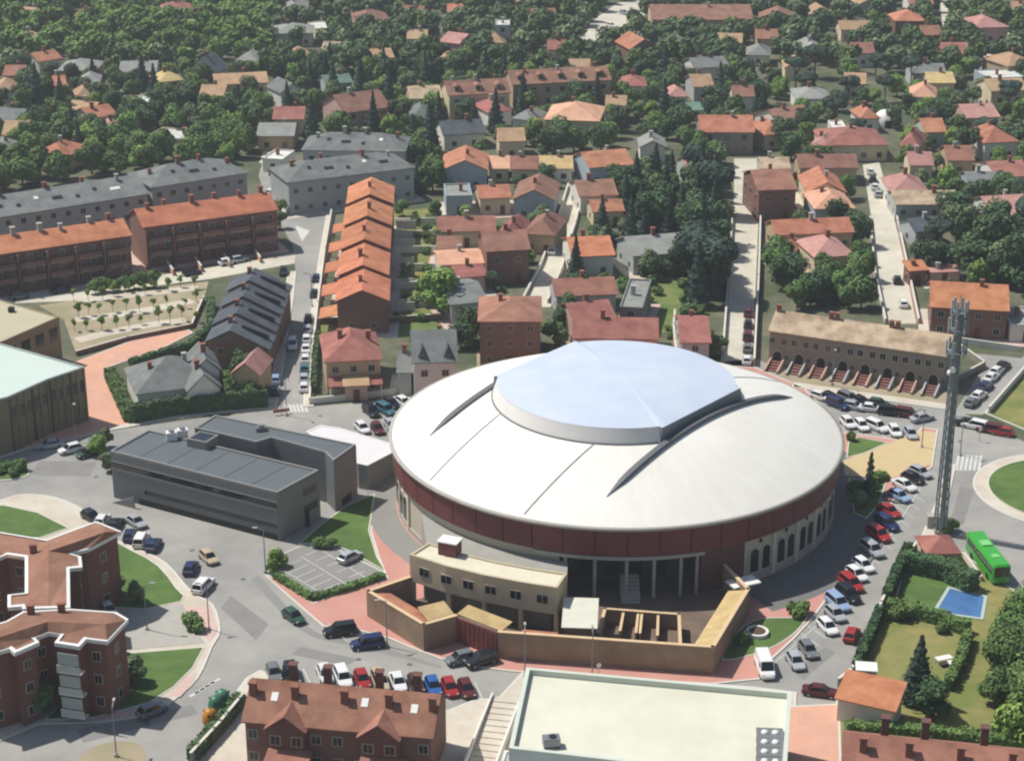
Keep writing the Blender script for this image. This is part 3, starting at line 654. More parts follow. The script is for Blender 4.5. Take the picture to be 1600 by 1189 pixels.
def gable_roof(mb, x0, x1, y0, y1, ze, rise, along='x', th=.16, frac=.5, drop=0.0):
    """two slopes with thickness; ridge along x or y"""
    if along == 'x': A0, A1, B0, B1 = y0, y1, x0, x1
    else: A0, A1, B0, B1 = x0, x1, y0, y1
    r = A0 + (A1 - A0) * frac
    sec = [(A0, ze), (A0, ze + th), (r, ze + rise + th), (A1, ze - drop + th), (A1, ze - drop), (r, ze + rise)]
    f = (lambda b: (lambda p: (b, p[0], p[1]))) if along == 'x' else (lambda b: (lambda p: (p[0], b, p[1])))
    i = len(mb.v); mb.v += [f(B0)(p) for p in sec] + [f(B1)(p) for p in sec]
    for k in range(6): j = (k + 1) % 6; mb.f.append((i + k, i + j, i + 6 + j, i + 6 + k)); mb.m.append(0)
    for s in (0, 6): mb.f += [(i + s, i + s + 1, i + s + 2, i + s + 5), (i + s + 5, i + s + 2, i + s + 3, i + s + 4)]; mb.m += [0, 0]
def gable_walls(mb, x0, x1, y0, y1, ze, rise, along='x', frac=.5, drop=0.0):
    if along == 'x': sec = [(y0, 0), (y1, 0), (y1, ze - drop), (y0 + (y1 - y0) * frac, ze + rise), (y0, ze)]; mb.extrude(sec, (lambda p: (x0, p[0], p[1]), lambda p: (x1, p[0], p[1])))
    else: sec = [(x0, 0), (x1, 0), (x1, ze - drop), (x0 + (x1 - x0) * frac, ze + rise), (x0, ze)]; mb.extrude(sec, (lambda p: (p[0], y0, p[1]), lambda p: (p[0], y1, p[1])))
def hip_roof(mb, x0, x1, y0, y1, ze, rise, th=.16):
    L, W = x1 - x0, y1 - y0; mb.box(x0, x1, y0, y1, ze, ze + th); z = ze + th + .002; zt = z + rise
    if L >= W: a, b = (x0 + W / 2, (y0 + y1) / 2, zt), (x1 - W / 2 + .01, (y0 + y1) / 2, zt)
    else: a, b = ((x0 + x1) / 2, y0 + L / 2, zt), ((x0 + x1) / 2, y1 - L / 2 + .01, zt)
    c = [(x0, y0, z), (x1, y0, z), (x1, y1, z), (x0, y1, z)]
    if L >= W: mb.face([c[0], c[1], b, a]); mb.face([c[2], c[3], a, b]); mb.face([c[3], c[0], a]); mb.face([c[1], c[2], b])
    else: mb.face([c[1], c[2], b, a]); mb.face([c[3], c[0], a, b]); mb.face([c[0], c[1], a]); mb.face([c[2], c[3], b])
CW = {'orange': 'orange', 'bright': 'bright orange', 'red': 'red', 'brown': 'brown', 'tan': 'tan', 'peach': 'peach', 'pink': 'dusty pink', 'slate': 'pale slate', 'dslate': 'dark slate', 'grey': 'grey', 'yellow': 'straw yellow', 'stone': 'stone coloured', 'white': 'white', 'terra': 'terracotta', 'green': 'green'}
def H(x1, y1, x2, y2, D, ze, rise, typ, roof, wall, where, chim=1, near=None, name='house', cat='house', dorm=0, wins=True, group=None, label=None, zb=0.0, frac=.5, drop=0.0, keep=True):
    """a house whose front eave runs from (x1, y1) to (x2, y2) in the survey picture at height ze; D metres deep"""
    a, b = P(x1, y1, ze + zb), P(x2, y2, ze + zb); d = b - a; L = d.length; rz = math.atan2(d.y, d.x); c = (a + b) / 2
    near = (c.y < 430) if near is None else near
    lb = label or f"{CW[roof]} {'flat roofed' if typ == 'f' else 'roofed'} {'block' if typ == 'f' else 'house'} {where}"
    T = thing(name, lb, cat, (c.x, c.y, zb), rz, group)
    ov = .4 if typ != 'f' else 0.0
    x0, x1_, y0, y1_ = -L / 2, L / 2, 0.0, D
    wx0, wx1, wy0, wy1 = x0 + ov, x1_ - ov, y0 + ov, y1_ - ov
    mb = MB(); rb = MB(); ax = 'X'
    if typ == 'g': gable_walls(mb, wx0, wx1, wy0, wy1, ze - .02, rise - .12, 'x'); gable_roof(rb, x0, x1_, y0, y1_, ze, rise, 'x')
    elif typ == 'e': gable_walls(mb, wx0, wx1, wy0, wy1, ze - .02, rise - .12, 'y', frac, drop); gable_roof(rb, x0, x1_, y0, y1_, ze, rise, 'y', frac=frac, drop=drop); ax = 'Y'
    elif typ == 'h': mb.box(wx0, wx1, wy0, wy1, 0, ze - .01); hip_roof(rb, x0, x1_, y0, y1_, ze, rise)
    elif typ == 'm':
        mb.extrude([(wy0, 0), (wy1, 0), (wy1, ze + rise - .2), (wy0, ze - .02)], (lambda p: (wx0, p[0], p[1]), lambda p: (wx1, p[0], p[1])))
        rb.extrude([(y0, ze), (y1_, ze + rise), (y1_, ze + rise + .15), (y0, ze + .15)], (lambda p: (x0, p[0], p[1]), lambda p: (x1_, p[0], p[1])))
    else:
        mb.box(wx0, wx1, wy0, wy1, 0, ze - .3)
        rb.box(wx0 + .3, wx1 - .3, wy0 + .3, wy1 - .3, ze - .3, ze - .15)
        pb_ = MB()
        for q in ((wx0, wx1, wy0, wy0 + .28), (wx0, wx1, wy1 - .28, wy1), (wx0, wx0 + .28, wy0 + .28, wy1 - .28), (wx1 - .28, wx1, wy0 + .28, wy1 - .28)): pb_.box(*q, ze - .3, ze + .15)
        pb_.build('parapet', WM(wall), T)
    wo = mb.build('wall', WM(wall), T); ro_ = rb.build('roof', RM(roof, ax), T)
    def rz_at(x, y):
        if typ == 'g': return ze + rise * (1 - abs(y - D / 2) / (D / 2))
        if typ == 'e': r = x0 + L * frac; return ze + rise * (1 - (r - x) / (L * frac)) if x < r else ze + rise - (rise + drop) * (x - r) / (L * (1 - frac))
        if typ == 'h': return ze + rise * min(1, min((y) / (min(D, L) / 2), (D - y) / (min(D, L) / 2), (x - x0) / (min(D, L) / 2), (x1_ - x) / (min(D, L) / 2)))
        return ze
    rnd = random.Random(int(x1 * 13 + y1 * 7))
    for k in range(chim):
        x = x0 + L * ((k + .5) / chim + rnd.uniform(-.16, .16) / max(1, chim)); y = D * rnd.uniform(.42, .62)
        if typ == 'e': x, y = x0 + L * rnd.uniform(.42, .58), D * (k + .6) / (chim + .4)
        link('chimney', ME_chim if rnd.random() < .7 else ME_chimw, ro_, (x, y, rz_at(x, y)), 0, (rnd.uniform(.9, 1.2),) * 3)
    if wins and L > 3:
        st = max(1, min(4, int((ze + .4) / 2.8))); hgt = ze / st
        n = max(1, int((wx1 - wx0) / (3.1 if near else 3.6)))
        for s in range(st):
            for k in range(n):
                x = wx0 + (wx1 - wx0) * (k + .5) / n; z = hgt * s + .95
                if s == 0 and k == n // 2 and near: link('door', ME_door, T, (x, wy0, 0), 0, (1.1, 1, 2.1)); continue
                window(T, x, wy0, z, 1.25, 1.25 if hgt > 2.5 else 1.0, 0, near)
            if near:
                m = max(1, int((wy1 - wy0) / 4.2)); sx, rr = (wx1, math.pi / 2) if c.x < 0 else (wx0, -math.pi / 2)
                for k in range(m): window(T, sx, wy0 + (wy1 - wy0) * (k + .5) / m, hgt * s + .95, 1.1, 1.2, rr, near)
    for k in range(dorm):
        x = x0 + L * (k + .5) / dorm; yd = D * .16; zd = rz_at(x, yd); dd = D * .2
        do = MB(); gable_walls(do, x - .85, x + .85, yd, yd + dd + 1.0, zd + 1.15, .5, 'y'); 
        do2 = MB(); do2.v = [(p[0], p[1], max(p[2], zd - .5)) for p in do.v]; do2.f = do.f; do2.m = do.m
        dob = do2.build('dormer', WM(wall), ro_)
        dr = MB(); gable_roof(dr, x - 1.1, x + 1.1, yd - .25, yd + dd + 1.3, zd + 1.1, .6, 'y', .1); dr.build('dormer_roof', RM(roof, 'Y'), ro_)
        link('window', ME_farwin, ro_, (x, yd - .01, zd + .15), 0, (1.2, 1, .9))
    M4 = Matrix.Translation((c.x, c.y, 0)) @ Matrix.Rotation(rz, 4, 'Z')
    fp = [(M4 @ Vector(p)) for p in ((x0 - .6, -.6, 0), (x1_ + .6, -.6, 0), (x1_ + .6, D + .6, 0), (x0 - .6, D + .6, 0))]
    if keep: KEEP_OUT.append([(p.x, p.y) for p in fp])
    if near and keep and c.y > 300:
        NPATIO[0] += 1; pt = [(M4 @ Vector(p)) for p in ((x0 - 1.6, -2.6, 0), (x1_ + 1.4, -2.4, 0), (x1_ + 1.8, D + 1.5, 0), (x0 - 1.4, D + 1.2, 0))]
        if not any(inside(p, q_) for p in pt for q_ in SOFT_OUT): sheet('patio', [(p.x, p.y) for p in pt], .034 + NPATIO[0] * .0006, M_pave if NPATIO[0] % 3 else M_pinkpale, 'paved patio round the ' + ' '.join(lb.split()[:9]), 'patio')
    ctr = M4 @ Vector((0, D / 2, 0)); HOUSES.append((ctr.x, ctr.y, lb))
    return T
HL = [
 (60, 98, 98, 92, 8, 4, 2, 'g', 'orange', 'white', 'alone at the edge of the far wood'),
 (33, 64, 66, 62, 8, 4, 2, 'h', 'tan', 'tan', 'half hidden in the far wood'),
 (88, 112, 150, 112, 12, 4, 2.2, 'h', 'grey', 'tan', 'with a wide hipped roof below the far wood'),
 (-14, 100, 28, 99, 10, 4, 2, 'h', 'slate', 'grey', 'at the wood edge behind the wide grey hipped roof'),
 (75, 136, 105, 134, 8, 4, 2, 'g', 'orange', 'tan', 'small and low below the wide grey hipped roof'),
 (118, 153, 148, 151, 8, 4, 2, 'h', 'tan', 'tan', 'beside the low flat white building'),
 (290, 113, 338, 116, 9, 3.4, 4.2, 'e', 'dslate', 'white', 'white steep gabled house with two tall dark windows'),
 (185, 114, 245, 113, 11, 4, 2, 'g', 'grey', 'cream', 'long and low beside the steep white gable'),
 (248, 130, 288, 126, 9, 4, 2, 'h', 'yellow', 'brick', 'on brick walls below the steep white gable'),
 (185, 168, 242, 167, 12, 3.6, 0, 'f', 'white', 'white', 'low among trees above the slate apartment blocks'),
 (140, 187, 184, 180, 9, 4.2, 2, 'g', 'orange', 'white', 'next to the low white flat block'),
 (100, 174, 142, 178, 8, 4, 2, 'g', 'tan', 'tan', 'joined to the orange roofed house by the white flat block'),
 (155, 207, 190, 205, 8, 4, 2, 'h', 'pink', 'white', 'below the low white flat block'),
 (48, 243, 100, 248, 11, 4.5, 2.4, 'h', 'orange', 'cream', 'in the trees behind the long slate apartments'),
 (-16, 243, 30, 240, 11, 4.5, 2.2, 'h', 'grey', 'white', 'in the trees beside the orange hipped house'),
 (240, 20, 300, 20, 12, 5, 2.6, 'h', 'red', 'brick', 'high up in the far wood'),
 (335, 134, 420, 130, 10, 4, 2, 'g', 'tan', 'cream', 'long and low beside the bright green wood'),
 (25, 24, 47, 26, 8, 4, 2, 'g', 'tan', 'white', 'tiny at the far corner of the wood'),
 (116, 24, 142, 24, 8, 4, 2, 'h', 'tan', 'white', 'on the far hill above the wood'),
 (-18, 188, 25, 192, 10, 4, 2.2, 'g', 'slate', 'grey', 'at the edge of the tree belt with a plain slope'),
 (228, 214, 298, 219, 9, 3.2, 0, 'f', 'white', 'cream', 'low terrace among the trees above the slate roofs'),
 (425, 54, 490, 53, 12, 5, 2.2, 'h', 'grey', 'white', 'large with white walls on the far slope'),
 (495, 46, 552, 42, 11, 4, 0, 'f', 'white', 'cream', 'beside the large white walled house on the far slope'),
 (555, 34, 610, 32, 12, 5, 2.5, 'h', 'brown', 'tan', 'with hipped roof above the cream flat block'),
 (635, 62, 668, 62, 9, 5, 2, 'g', 'tan', 'white', 'one of two small houses under the dark pines'),
 (685, 66, 718, 70, 10, 5.5, 2.2, 'g', 'pink', 'pink', 'beside the small tan house under the dark pines'),
 (748, 66, 786, 69, 10, 5, 2.4, 'h', 'tan', 'cream', 'under the tall white block on the far slope'),
 (698, 20, 724, 20, 9, 5, 2, 'g', 'orange', 'white', 'small bright roof at the far edge of town'),
 (774, 40, 797, 40, 9, 9, 0, 'f', 'white', 'grey', 'tall and narrow at the far edge of town'),
 (438, 147, 478, 142, 9, 5, 2.4, 'e', 'slate', 'white', 'with white gable wall beside the green roof'),
 (508, 133, 552, 130, 9, 4, 1.6, 'g', 'green', 'grey', 'beside the white gable wall in the trees'),
 (540, 178, 612, 168, 13, 6.5, 3.4, 'g', 'brown', 'pink', 'tall with steep roof beside dark conifers'),
 (425, 188, 475, 188, 10, 5, 2.2, 'g', 'red', 'cream', 'above the pale slate apartment roofs'),
 (400, 214, 460, 214, 11, 4.5, 2, 'g', 'grey', 'tan', 'with broad grey slope beside the white garage block'),
 (410, 248, 441, 250, 8, 4, 0, 'f', 'white', 'white', 'box at the upper end of the side street'),
 (640, 156, 692, 154, 11, 5, 2.2, 'g', 'stone', 'tan', 'beside the brown terrace with dark dormers'),
 (762, 178, 802, 174, 10, 4.6, 2.2, 'h', 'red', 'white', 'below the brown terrace beside a cream drive'),
 (692, 213, 760, 209, 10, 4.6, 2.4, 'g', 'dslate', 'white', 'below the cream drive with white front'),
 (1018, 32, 1178, 32, 20, 6, 3, 'g', 'brown', 'tan', 'very long barn like on the far skyline'),
 (984, 79, 1030, 76, 12, 6, 3, 'e', 'orange', 'brown', 'gable end beside the wide grey yard'),
 (968, 136, 1012, 136, 10, 4, 2, 'h', 'red', 'white', 'behind the peach hipped villa'),
 (850, 188, 937, 191, 15, 5.5, 3, 'h', 'peach', 'cream', 'large square villa in the trees'),
 (1093, 208, 1180, 208, 11, 6.8, 3, 'g', 'orange', 'stone', 'with two dark dormers above the straight lane'),
 (798, 186, 830, 190, 9, 4.5, 2, 'h', 'grey', 'white', 'beside the peach hipped villa'),
 (1085, 108, 1142, 105, 10, 4.5, 2, 'g', 'slate', 'white', 'white walled below the very long barn roof'),
 (1073, 174, 1132, 173, 9, 3.2, 1, 'g', 'green', 'white', 'low shed behind the house with dark dormers'),
 (1073, 270, 1127, 268, 11, 5, 2.2, 'g', 'pink', 'grey', 'at the upper end of the straight lane'),
 (690, 267, 763, 267, 13, 6, 2.4, 'e', 'orange', 'bluegrey', 'with blue grey gable front above the back gardens'),
 (762, 265, 797, 265, 10, 4, 1.8, 'g', 'peach', 'cream', 'first of the joined row beside the blue grey gable'),
 (797, 266, 841, 266, 10, 4, 1.9, 'g', 'terra', 'cream', 'middle of the joined row above the curved lane'),
 (841, 265, 896, 265, 10, 4, 1.8, 'g', 'yellow', 'white', 'end of the joined row above the curved lane'),
 (920, 264, 992, 258, 11, 5.5, 2.4, 'g', 'orange', 'bluegrey', 'at the upper end of the curved lane'),
 (1220, 193, 1276, 185, 11, 5, 2.2, 'g', 'brown', 'white', 'with white gable beside the red hipped villa'),
 (1194, 213, 1244, 208, 11, 4.6, 2.4, 'h', 'orange', 'cream', 'below the brown house with white gable'),
 (1288, 229, 1390, 228, 15, 4.8, 2.8, 'h', 'red', 'cream', 'broad villa beside the white dome tent'),
 (1264, 229, 1298, 232, 9, 4, 2, 'h', 'pink', 'white', 'small wing beside the broad red villa'),
 (1344, 187, 1377, 186, 9, 4.5, 2.2, 'h', 'orange', 'white', 'behind the white dome tent'),
 (1302, 202, 1324, 202, 8, 5, 0, 'f', 'white', 'white', 'small cube behind the broad red villa'),
 (1404, 229, 1437, 232, 11, 5, 2.4, 'h', 'red', 'tan', 'just past the white dome tent'),
 (1420, 152, 1464, 154, 11, 5, 2.6, 'h', 'peach', 'white', 'square with chimney among the right hand pines'.replace('right hand ', '')),
 (1450, 131, 1494, 131, 10, 5, 2, 'g', 'yellow', 'cream', 'behind the square peach house'),
 (1466, 86, 1517, 86, 11, 5, 2.4, 'g', 'red', 'white', 'beside the far climbing street'),
 (1398, 34, 1447, 34, 11, 6, 2.6, 'h', 'orange', 'brick', 'tall hipped roof behind the pine grove'),
 (1440, 56, 1472, 56, 9, 5, 2.2, 'g', 'terra', 'brown', 'below the tall hipped roof behind the pine grove'),
 (1313, 48, 1370, 48, 10, 4.5, 2, 'g', 'tan', 'cream', 'low behind the pine grove'),
 (1510, 186, 1564, 184, 12, 5, 2.2, 'g', 'pink', 'pink', 'alone in the dark trees past the peach house'),
 (1538, 225, 1594, 222, 12, 5.5, 2.8, 'h', 'orange', 'white', 'square with white entrance above the grey roofs'),
 (1548, 144, 1608, 142, 11, 5, 2.2, 'g', 'tan', 'cream', 'with straw coloured front below the far street'),
 (1522, 45, 1578, 43, 13, 6, 2.6, 'h', 'pink', 'pink', 'large beside the top of the far street'),
 (1575, 105, 1625, 100, 12, 5, 2.4, 'h', 'tan', 'tan', 'half cut by the edge of the far street'),
 (1243, 156, 1300, 156, 11, 4.2, 2, 'h', 'grey', 'white', 'with white front in the far trees'),
 (1425, 117, 1480, 117, 10, 4.5, 2, 'g', 'slate', 'grey', 'among the pines before the straw yellow house'),
 (1545, 123, 1602, 121, 10, 3.6, 0, 'f', 'white', 'bluegrey', 'with pale blue roof edge below the far street'),
 (1248, 264, 1342, 264, 9, 4.8, 2.2, 'g', 'brown', 'tan', 'long at the upper end between two lanes'),
 (1188, 265, 1236, 265, 9, 4.2, 1.6, 'g', 'stone', 'grey', 'low at the upper end of the straight lane'),
 (1184, 299, 1247, 297, 16, 7.2, 2.6, 'g', 'terra', 'brick', 'tall with blank brick front on the straight lane'),
 (1260, 303, 1324, 303, 13, 5, 2.6, 'e', 'orange', 'cream', 'with low gable front behind the hipped house'),
 (1272, 328, 1338, 327, 12, 5, 2.4, 'h', 'peach', 'bluegrey', 'hipped beside the lane behind the stone terrace'),
 (1212, 369, 1336, 364, 8.5, 4.6, 2, 'g', 'orange', 'tan', 'long and narrow across the plot'),
 (1210, 388, 1241, 394, 6, 3.6, 1.6, 'h', 'orange', 'cream', 'little pavilion beside the long narrow house'),
 (1272, 404, 1338, 400, 11, 5, 2.4, 'h', 'pink', 'cream', 'hipped with cream front among garden trees'),
 (1392, 303, 1454, 303, 12, 5, 2.4, 'h', 'pink', 'white', 'beside the top of the lane behind the stone terrace'),
 (1398, 321, 1500, 321, 10, 4, 1.8, 'g', 'stone', 'grey', 'long and low above the round dark pines'),
 (1514, 293, 1572, 293, 11, 4.5, 2, 'g', 'slate', 'bluegrey', 'with blue grey walls among gardens'),
 (1558, 279, 1614, 276, 12, 5, 2.2, 'g', 'red', 'white', 'behind the blue grey house'),
 (1550, 339, 1618, 335, 12, 5.5, 2.6, 'g', 'pink', 'white', 'with faded tiles at the edge of the gardens'),
 (1420, 425, 1452, 423, 4, 3, 1, 'm', 'bright', 'brick', 'small shed beside the lane above the big brick house'),
 (1452, 427, 1504, 425, 4, 2.4, .4, 'm', 'pink', 'pink', 'long low outbuilding beside the small orange shed'),
 (1453, 481, 1578, 488, 13, 6.8, 2.8, 'g', 'bright', 'brick', 'big brick villa behind the mast'),
 (1580, 508, 1630, 508, 9, 4, 0, 'f', 'grey', 'white', 'with panels beside the big brick villa'),
 (1430, 364, 1478, 360, 8, 4, 1.8, 'g', 'dslate', 'grey', 'sunk among round dark pines'),
 (800, 313, 868, 315, 13, 5.6, 2.4, 'e', 'brown', 'bluegrey', 'with wide grey gable front beside the curved lane'),
 (748, 312, 800, 310, 9, 4.5, 1.8, 'g', 'orange', 'cream', 'wing behind the wide grey gable'),
 (697, 307, 738, 306, 9, 5.5, 0, 'f', 'grey', 'bluegrey', 'with white balcony behind the back gardens'),
 (683, 364, 776, 362, 9, 4.2, 2, 'g', 'terra', 'cream', 'long with patchy tiles across the gardens'),
 (772, 371, 814, 374, 10, 5, 2.2, 'e', 'red', 'pink', 'gabled part joined to the long patchy roof'),
 (815, 366, 867, 370, 12, 5, 2.4, 'h', 'brown', 'tan', 'hipped beside the curved lane with parked pair of cars'),
 (758, 395, 830, 391, 11, 7, 2.6, 'g', 'brown', 'brick', 'tall brick sided with dark front'),
 (681, 391, 722, 391, 8, 4, 1.6, 'g', 'brown', 'white', 'small beside the tall brick sided house'),
 (685, 416, 762, 412, 9, 4.4, 1.2, 'g', 'peach', 'white', 'pale and low above the slate grey roof'),
 (712, 436, 762, 432, 7, 4, 1.4, 'g', 'red', 'pink', 'small in front of the pale low house'),
 (703, 478, 764, 472, 13, 4.6, 1.6, 'g', 'slate', 'grey', 'behind the big square brown house'),
 (746, 504, 848, 504, 14, 8.6, 2, 'h', 'terra', 'brown', 'big square with dark galleried front'),
 (905, 309, 967, 306, 11, 5, 2.2, 'g', 'brown', 'white', 'at the bend of the curved lane'),
 (925, 333, 977, 331, 8, 4, 1.6, 'g', 'orange', 'cream', 'low behind the orange house with white front'),
 (893, 403, 962, 400, 12, 5.4, 2.2, 'g', 'bright', 'white', 'with white front below the curved lane'),
 (867, 465, 966, 461, 9, 4.4, 2, 'g', 'terra', 'grey', 'long beside the grey flat block'),
 (968, 480, 1004, 482, 15, 6.4, 0, 'f', 'grey', 'dgrey', 'tall and blank beside the meadow'),
 (898, 508, 966, 501, 10, 6, 2.2, 'g', 'red', 'pink', 'with pinkish walls below the long terracotta house'),
 (894, 530, 1030, 532, 10, 5, 2.2, 'g', 'red', 'pink', 'long one just behind the arena dome'),
 (1062, 537, 1112, 537, 13, 6.4, 2.4, 'g', 'red', 'grey', 'with grey front beside the meadow'),
 (988, 402, 1080, 395, 11, 4.8, 2.4, 'g', 'grey', 'grey', 'mossy roofed wide one in the dark trees'),
]
for h in HL:
    h = list(h)
    if h[5] < 7 and h[7] != 'm': h[5] = round(h[5] * .84, 2); h[4] *= 1.12
    H(*h)
def nearby(x, y):
    hb = min(HOUSES, key=lambda q: (q[0] - x) ** 2 + (q[1] - y) ** 2); dx, dy = x - hb[0], y - hb[1]
    return ('in front of' if dy < -abs(dx) else 'behind' if dy > abs(dx) else 'beside'), hb[2]
STOPW = ('the', 'with', 'a', 'and', 'of', 'in', 'at', 'behind', 'beside', 'below', 'above', 'by', 'on', 'two', 'to', 'before', 'between', 'among', 'from', 'dark', 'white', 'wide', 'far', 'low', 'under', 'past', 'its', 'long', 'blue')
def cut(text, n):
    ws = text.split()[:n]
    while ws and ws[-1].strip(',') in STOPW: ws.pop()
    return ' '.join(ws).rstrip(',')
MAIN = list(HOUSES)
rh = random.Random(5)
for px, py, wpx, rc in ((330, 150, 40, 'tan'), (8, 142, 36, 'tan'), (22, 212, 40, 'tan'), (140, 130, 34, 'grey'), (385, 96, 36, 'grey'), (455, 96, 40, 'tan'), (520, 82, 40, 'stone'), (600, 92, 34, 'tan'), (610, 60, 30, 'brown'), (560, 72, 30, 'slate'), (850, 30, 42, 'brown'), (872, 78, 34, 'red'), (905, 112, 36, 'tan'), (1060, 72, 40, 'slate'), (1140, 68, 40, 'tan'), (1185, 88, 40, 'grey'), (1100, 137, 34, 'tan'), (1060, 152, 34, 'pink'), (1215, 30, 60, 'brown'), (1285, 24, 40, 'tan'), (1270, 78, 40, 'grey'), (1350, 84, 36, 'terra'), (1392, 104, 36, 'tan'), (1335, 132, 36, 'tan'), (1480, 168, 40, 'brown'), (1500, 208, 40, 'tan'), (1462, 208, 36, 'orange'), (1502, 252, 44, 'terra'), (1590, 184, 40, 'red'), (1582, 62, 40, 'terra'), (1506, 28, 40, 'red'), (1548, 92, 36, 'pink'), (1592, 18, 40, 'tan'), (1162, 152, 36, 'brown'), (962, 167, 34, 'tan'), (660, 186, 36, 'slate'), (640, 24, 34, 'terra'), (740, 30, 34, 'pink'), (820, 8, 34, 'tan'), (905, 20, 30, 'slate'), (460, 16, 40, 'grey'), (20, 120, 34, 'terra'), (1245, 108, 40, 'tan'), (1440, 8, 40, 'red'), (1360, 8, 40, 'tan'), (1200, 62, 36, 'terra'), (700, 96, 34, 'tan'), (880, 222, 40, 'terra'), (1020, 232, 44, 'grey'), (800, 222, 44, 'tan'), (1440, 260, 40, 'pink'), (1412, 192, 30, 'tan'), (1560, 252, 40, 'tan')):
    c = P(px, py, 3.6)
    if not free_h(c.x, c.y + 4, 5.5): continue
    rel, t = nearby(c.x, c.y); typ = rh.choice('ghge'); wl = rh.choice(['white', 'cream', 'tan', 'grey', 'pink'])
    H(px - wpx / 2, py + rh.uniform(-1, 1), px + wpx / 2, py + rh.uniform(-1, 1), rh.uniform(9, 12), rh.uniform(3.3, 4.6), rh.uniform(1.8, 2.5), typ, rc, wl, '', chim=rh.choice((0, 1)), label=cut(f'small {CW[rc]} roofed house on {wl} walls {rel} the {t}', 16))

# terraces with dormers far off
H(700, 151, 799, 146, 12, 6.5, 2.8, 'g', 'brown', 'cream', 'short', dorm=3, chim=3, label='shorter brown tiled terrace with three dark dormers in the trees', name='terrace', cat='terrace')
H(800, 134, 957, 126, 12, 6.5, 2.8, 'g', 'brown', 'tan', 'long', dorm=5, chim=3, label='longer brown tiled terrace with five dark dormers in the trees', name='terrace', cat='terrace')
# long slate apartments and brick terraces
H(-75, 353, 234, 304, 14, 9, 2.8, 'g', 'slate', 'grey', '', chim=5, dorm=0, label='long pale slate roofed apartment block behind the orange terraces', name='apartment_block', cat='apartments')
H(236, 295, 389, 271, 14, 10, 2.8, 'h', 'slate', 'grey', '', chim=4, label='shorter pale slate hipped apartment block at the side street', name='apartment_block', cat='apartments')
H(449, 287, 650, 263, 14, 7.5, 2.8, 'h', 'slate', 'grey', '', chim=4, label='pale slate apartment block behind the orange row houses', name='apartment_block', cat='apartments')
H(470, 236, 634, 238, 14, 7, 2.8, 'h', 'slate', 'grey', '', chim=4, label='rear pale slate apartment block below the red roofed house', name='apartment_block', cat='apartments')
H(-70, 409, 207, 369, 11, 8.6, 2.2, 'g', 'bright', 'brick', '', chim=7, label='long brick terrace with bright orange roof and paired chimneys', name='terrace', cat='terrace')
H(223, 357, 436, 329, 12, 8.8, 2.4, 'g', 'bright', 'brick', '', chim=6, label='brick terrace with bright orange roof at the side street corner', name='terrace', cat='terrace')
for T in [o for o in COL.objects if o.name.startswith('terrace') and 'bright orange roof' in o.get('label', '')]:
    wb_ = [c for c in T.children if c.name.startswith('wall')][0]; xs = [v.co.x for v in wb_.data.vertices]; x0, x1 = min(xs), max(xs); n = int((x1 - x0) / 5.2)
    for k in range(n):
        xa, xb = x0 + (x1 - x0) * k / n, x0 + (x1 - x0) * (k + 1) / n
        for z in (2.8, 5.6):
            b_ = MB().box(xa + .5, xb - .5, -.85, .42, z, z + .14).build('balcony', M_concrete, T); MB().box(xa + .5, xb - .5, -.88, -.76, z + .14, z + 1.0).build('balcony_wall', WM('brick'), b_)
        MB().box(xa - .12, xa + .12, -1.0, .42, 0, 8.3).build('party_fin', WM('brick'), T)
for T in [o for o in COL.objects if o.name.startswith('apartment_block')]:
    ro_ = [c for c in T.children if c.name.startswith('roof')][0]; xs = [v.co.x for v in ro_.data.vertices]; ys = [v.co.y for v in ro_.data.vertices]; zs = [v.co.z for v in ro_.data.vertices]
    L_, D_ = max(xs) - min(xs), max(ys); n = int(L_ / 4.2); sl_ = (max(zs) - min(zs) - .16) / (D_ / 2)
    for k in range(n):
        x = min(xs) + L_ * (k + .5) / n
        if abs(x) > L_ / 2 - 5: continue
        y = D_ * (.2, .3, .24)[k % 3]; w_ = (.45, .45, 1.1)[k % 3]
        o = MB().box(-w_, w_, -.5, .5, -.05, .1).build('roof_window', M_glass if k % 4 else M_white, ro_); o.location = (x, y, min(zs) + .2 + sl_ * y); o.rotation_euler.x = math.atan(sl_)
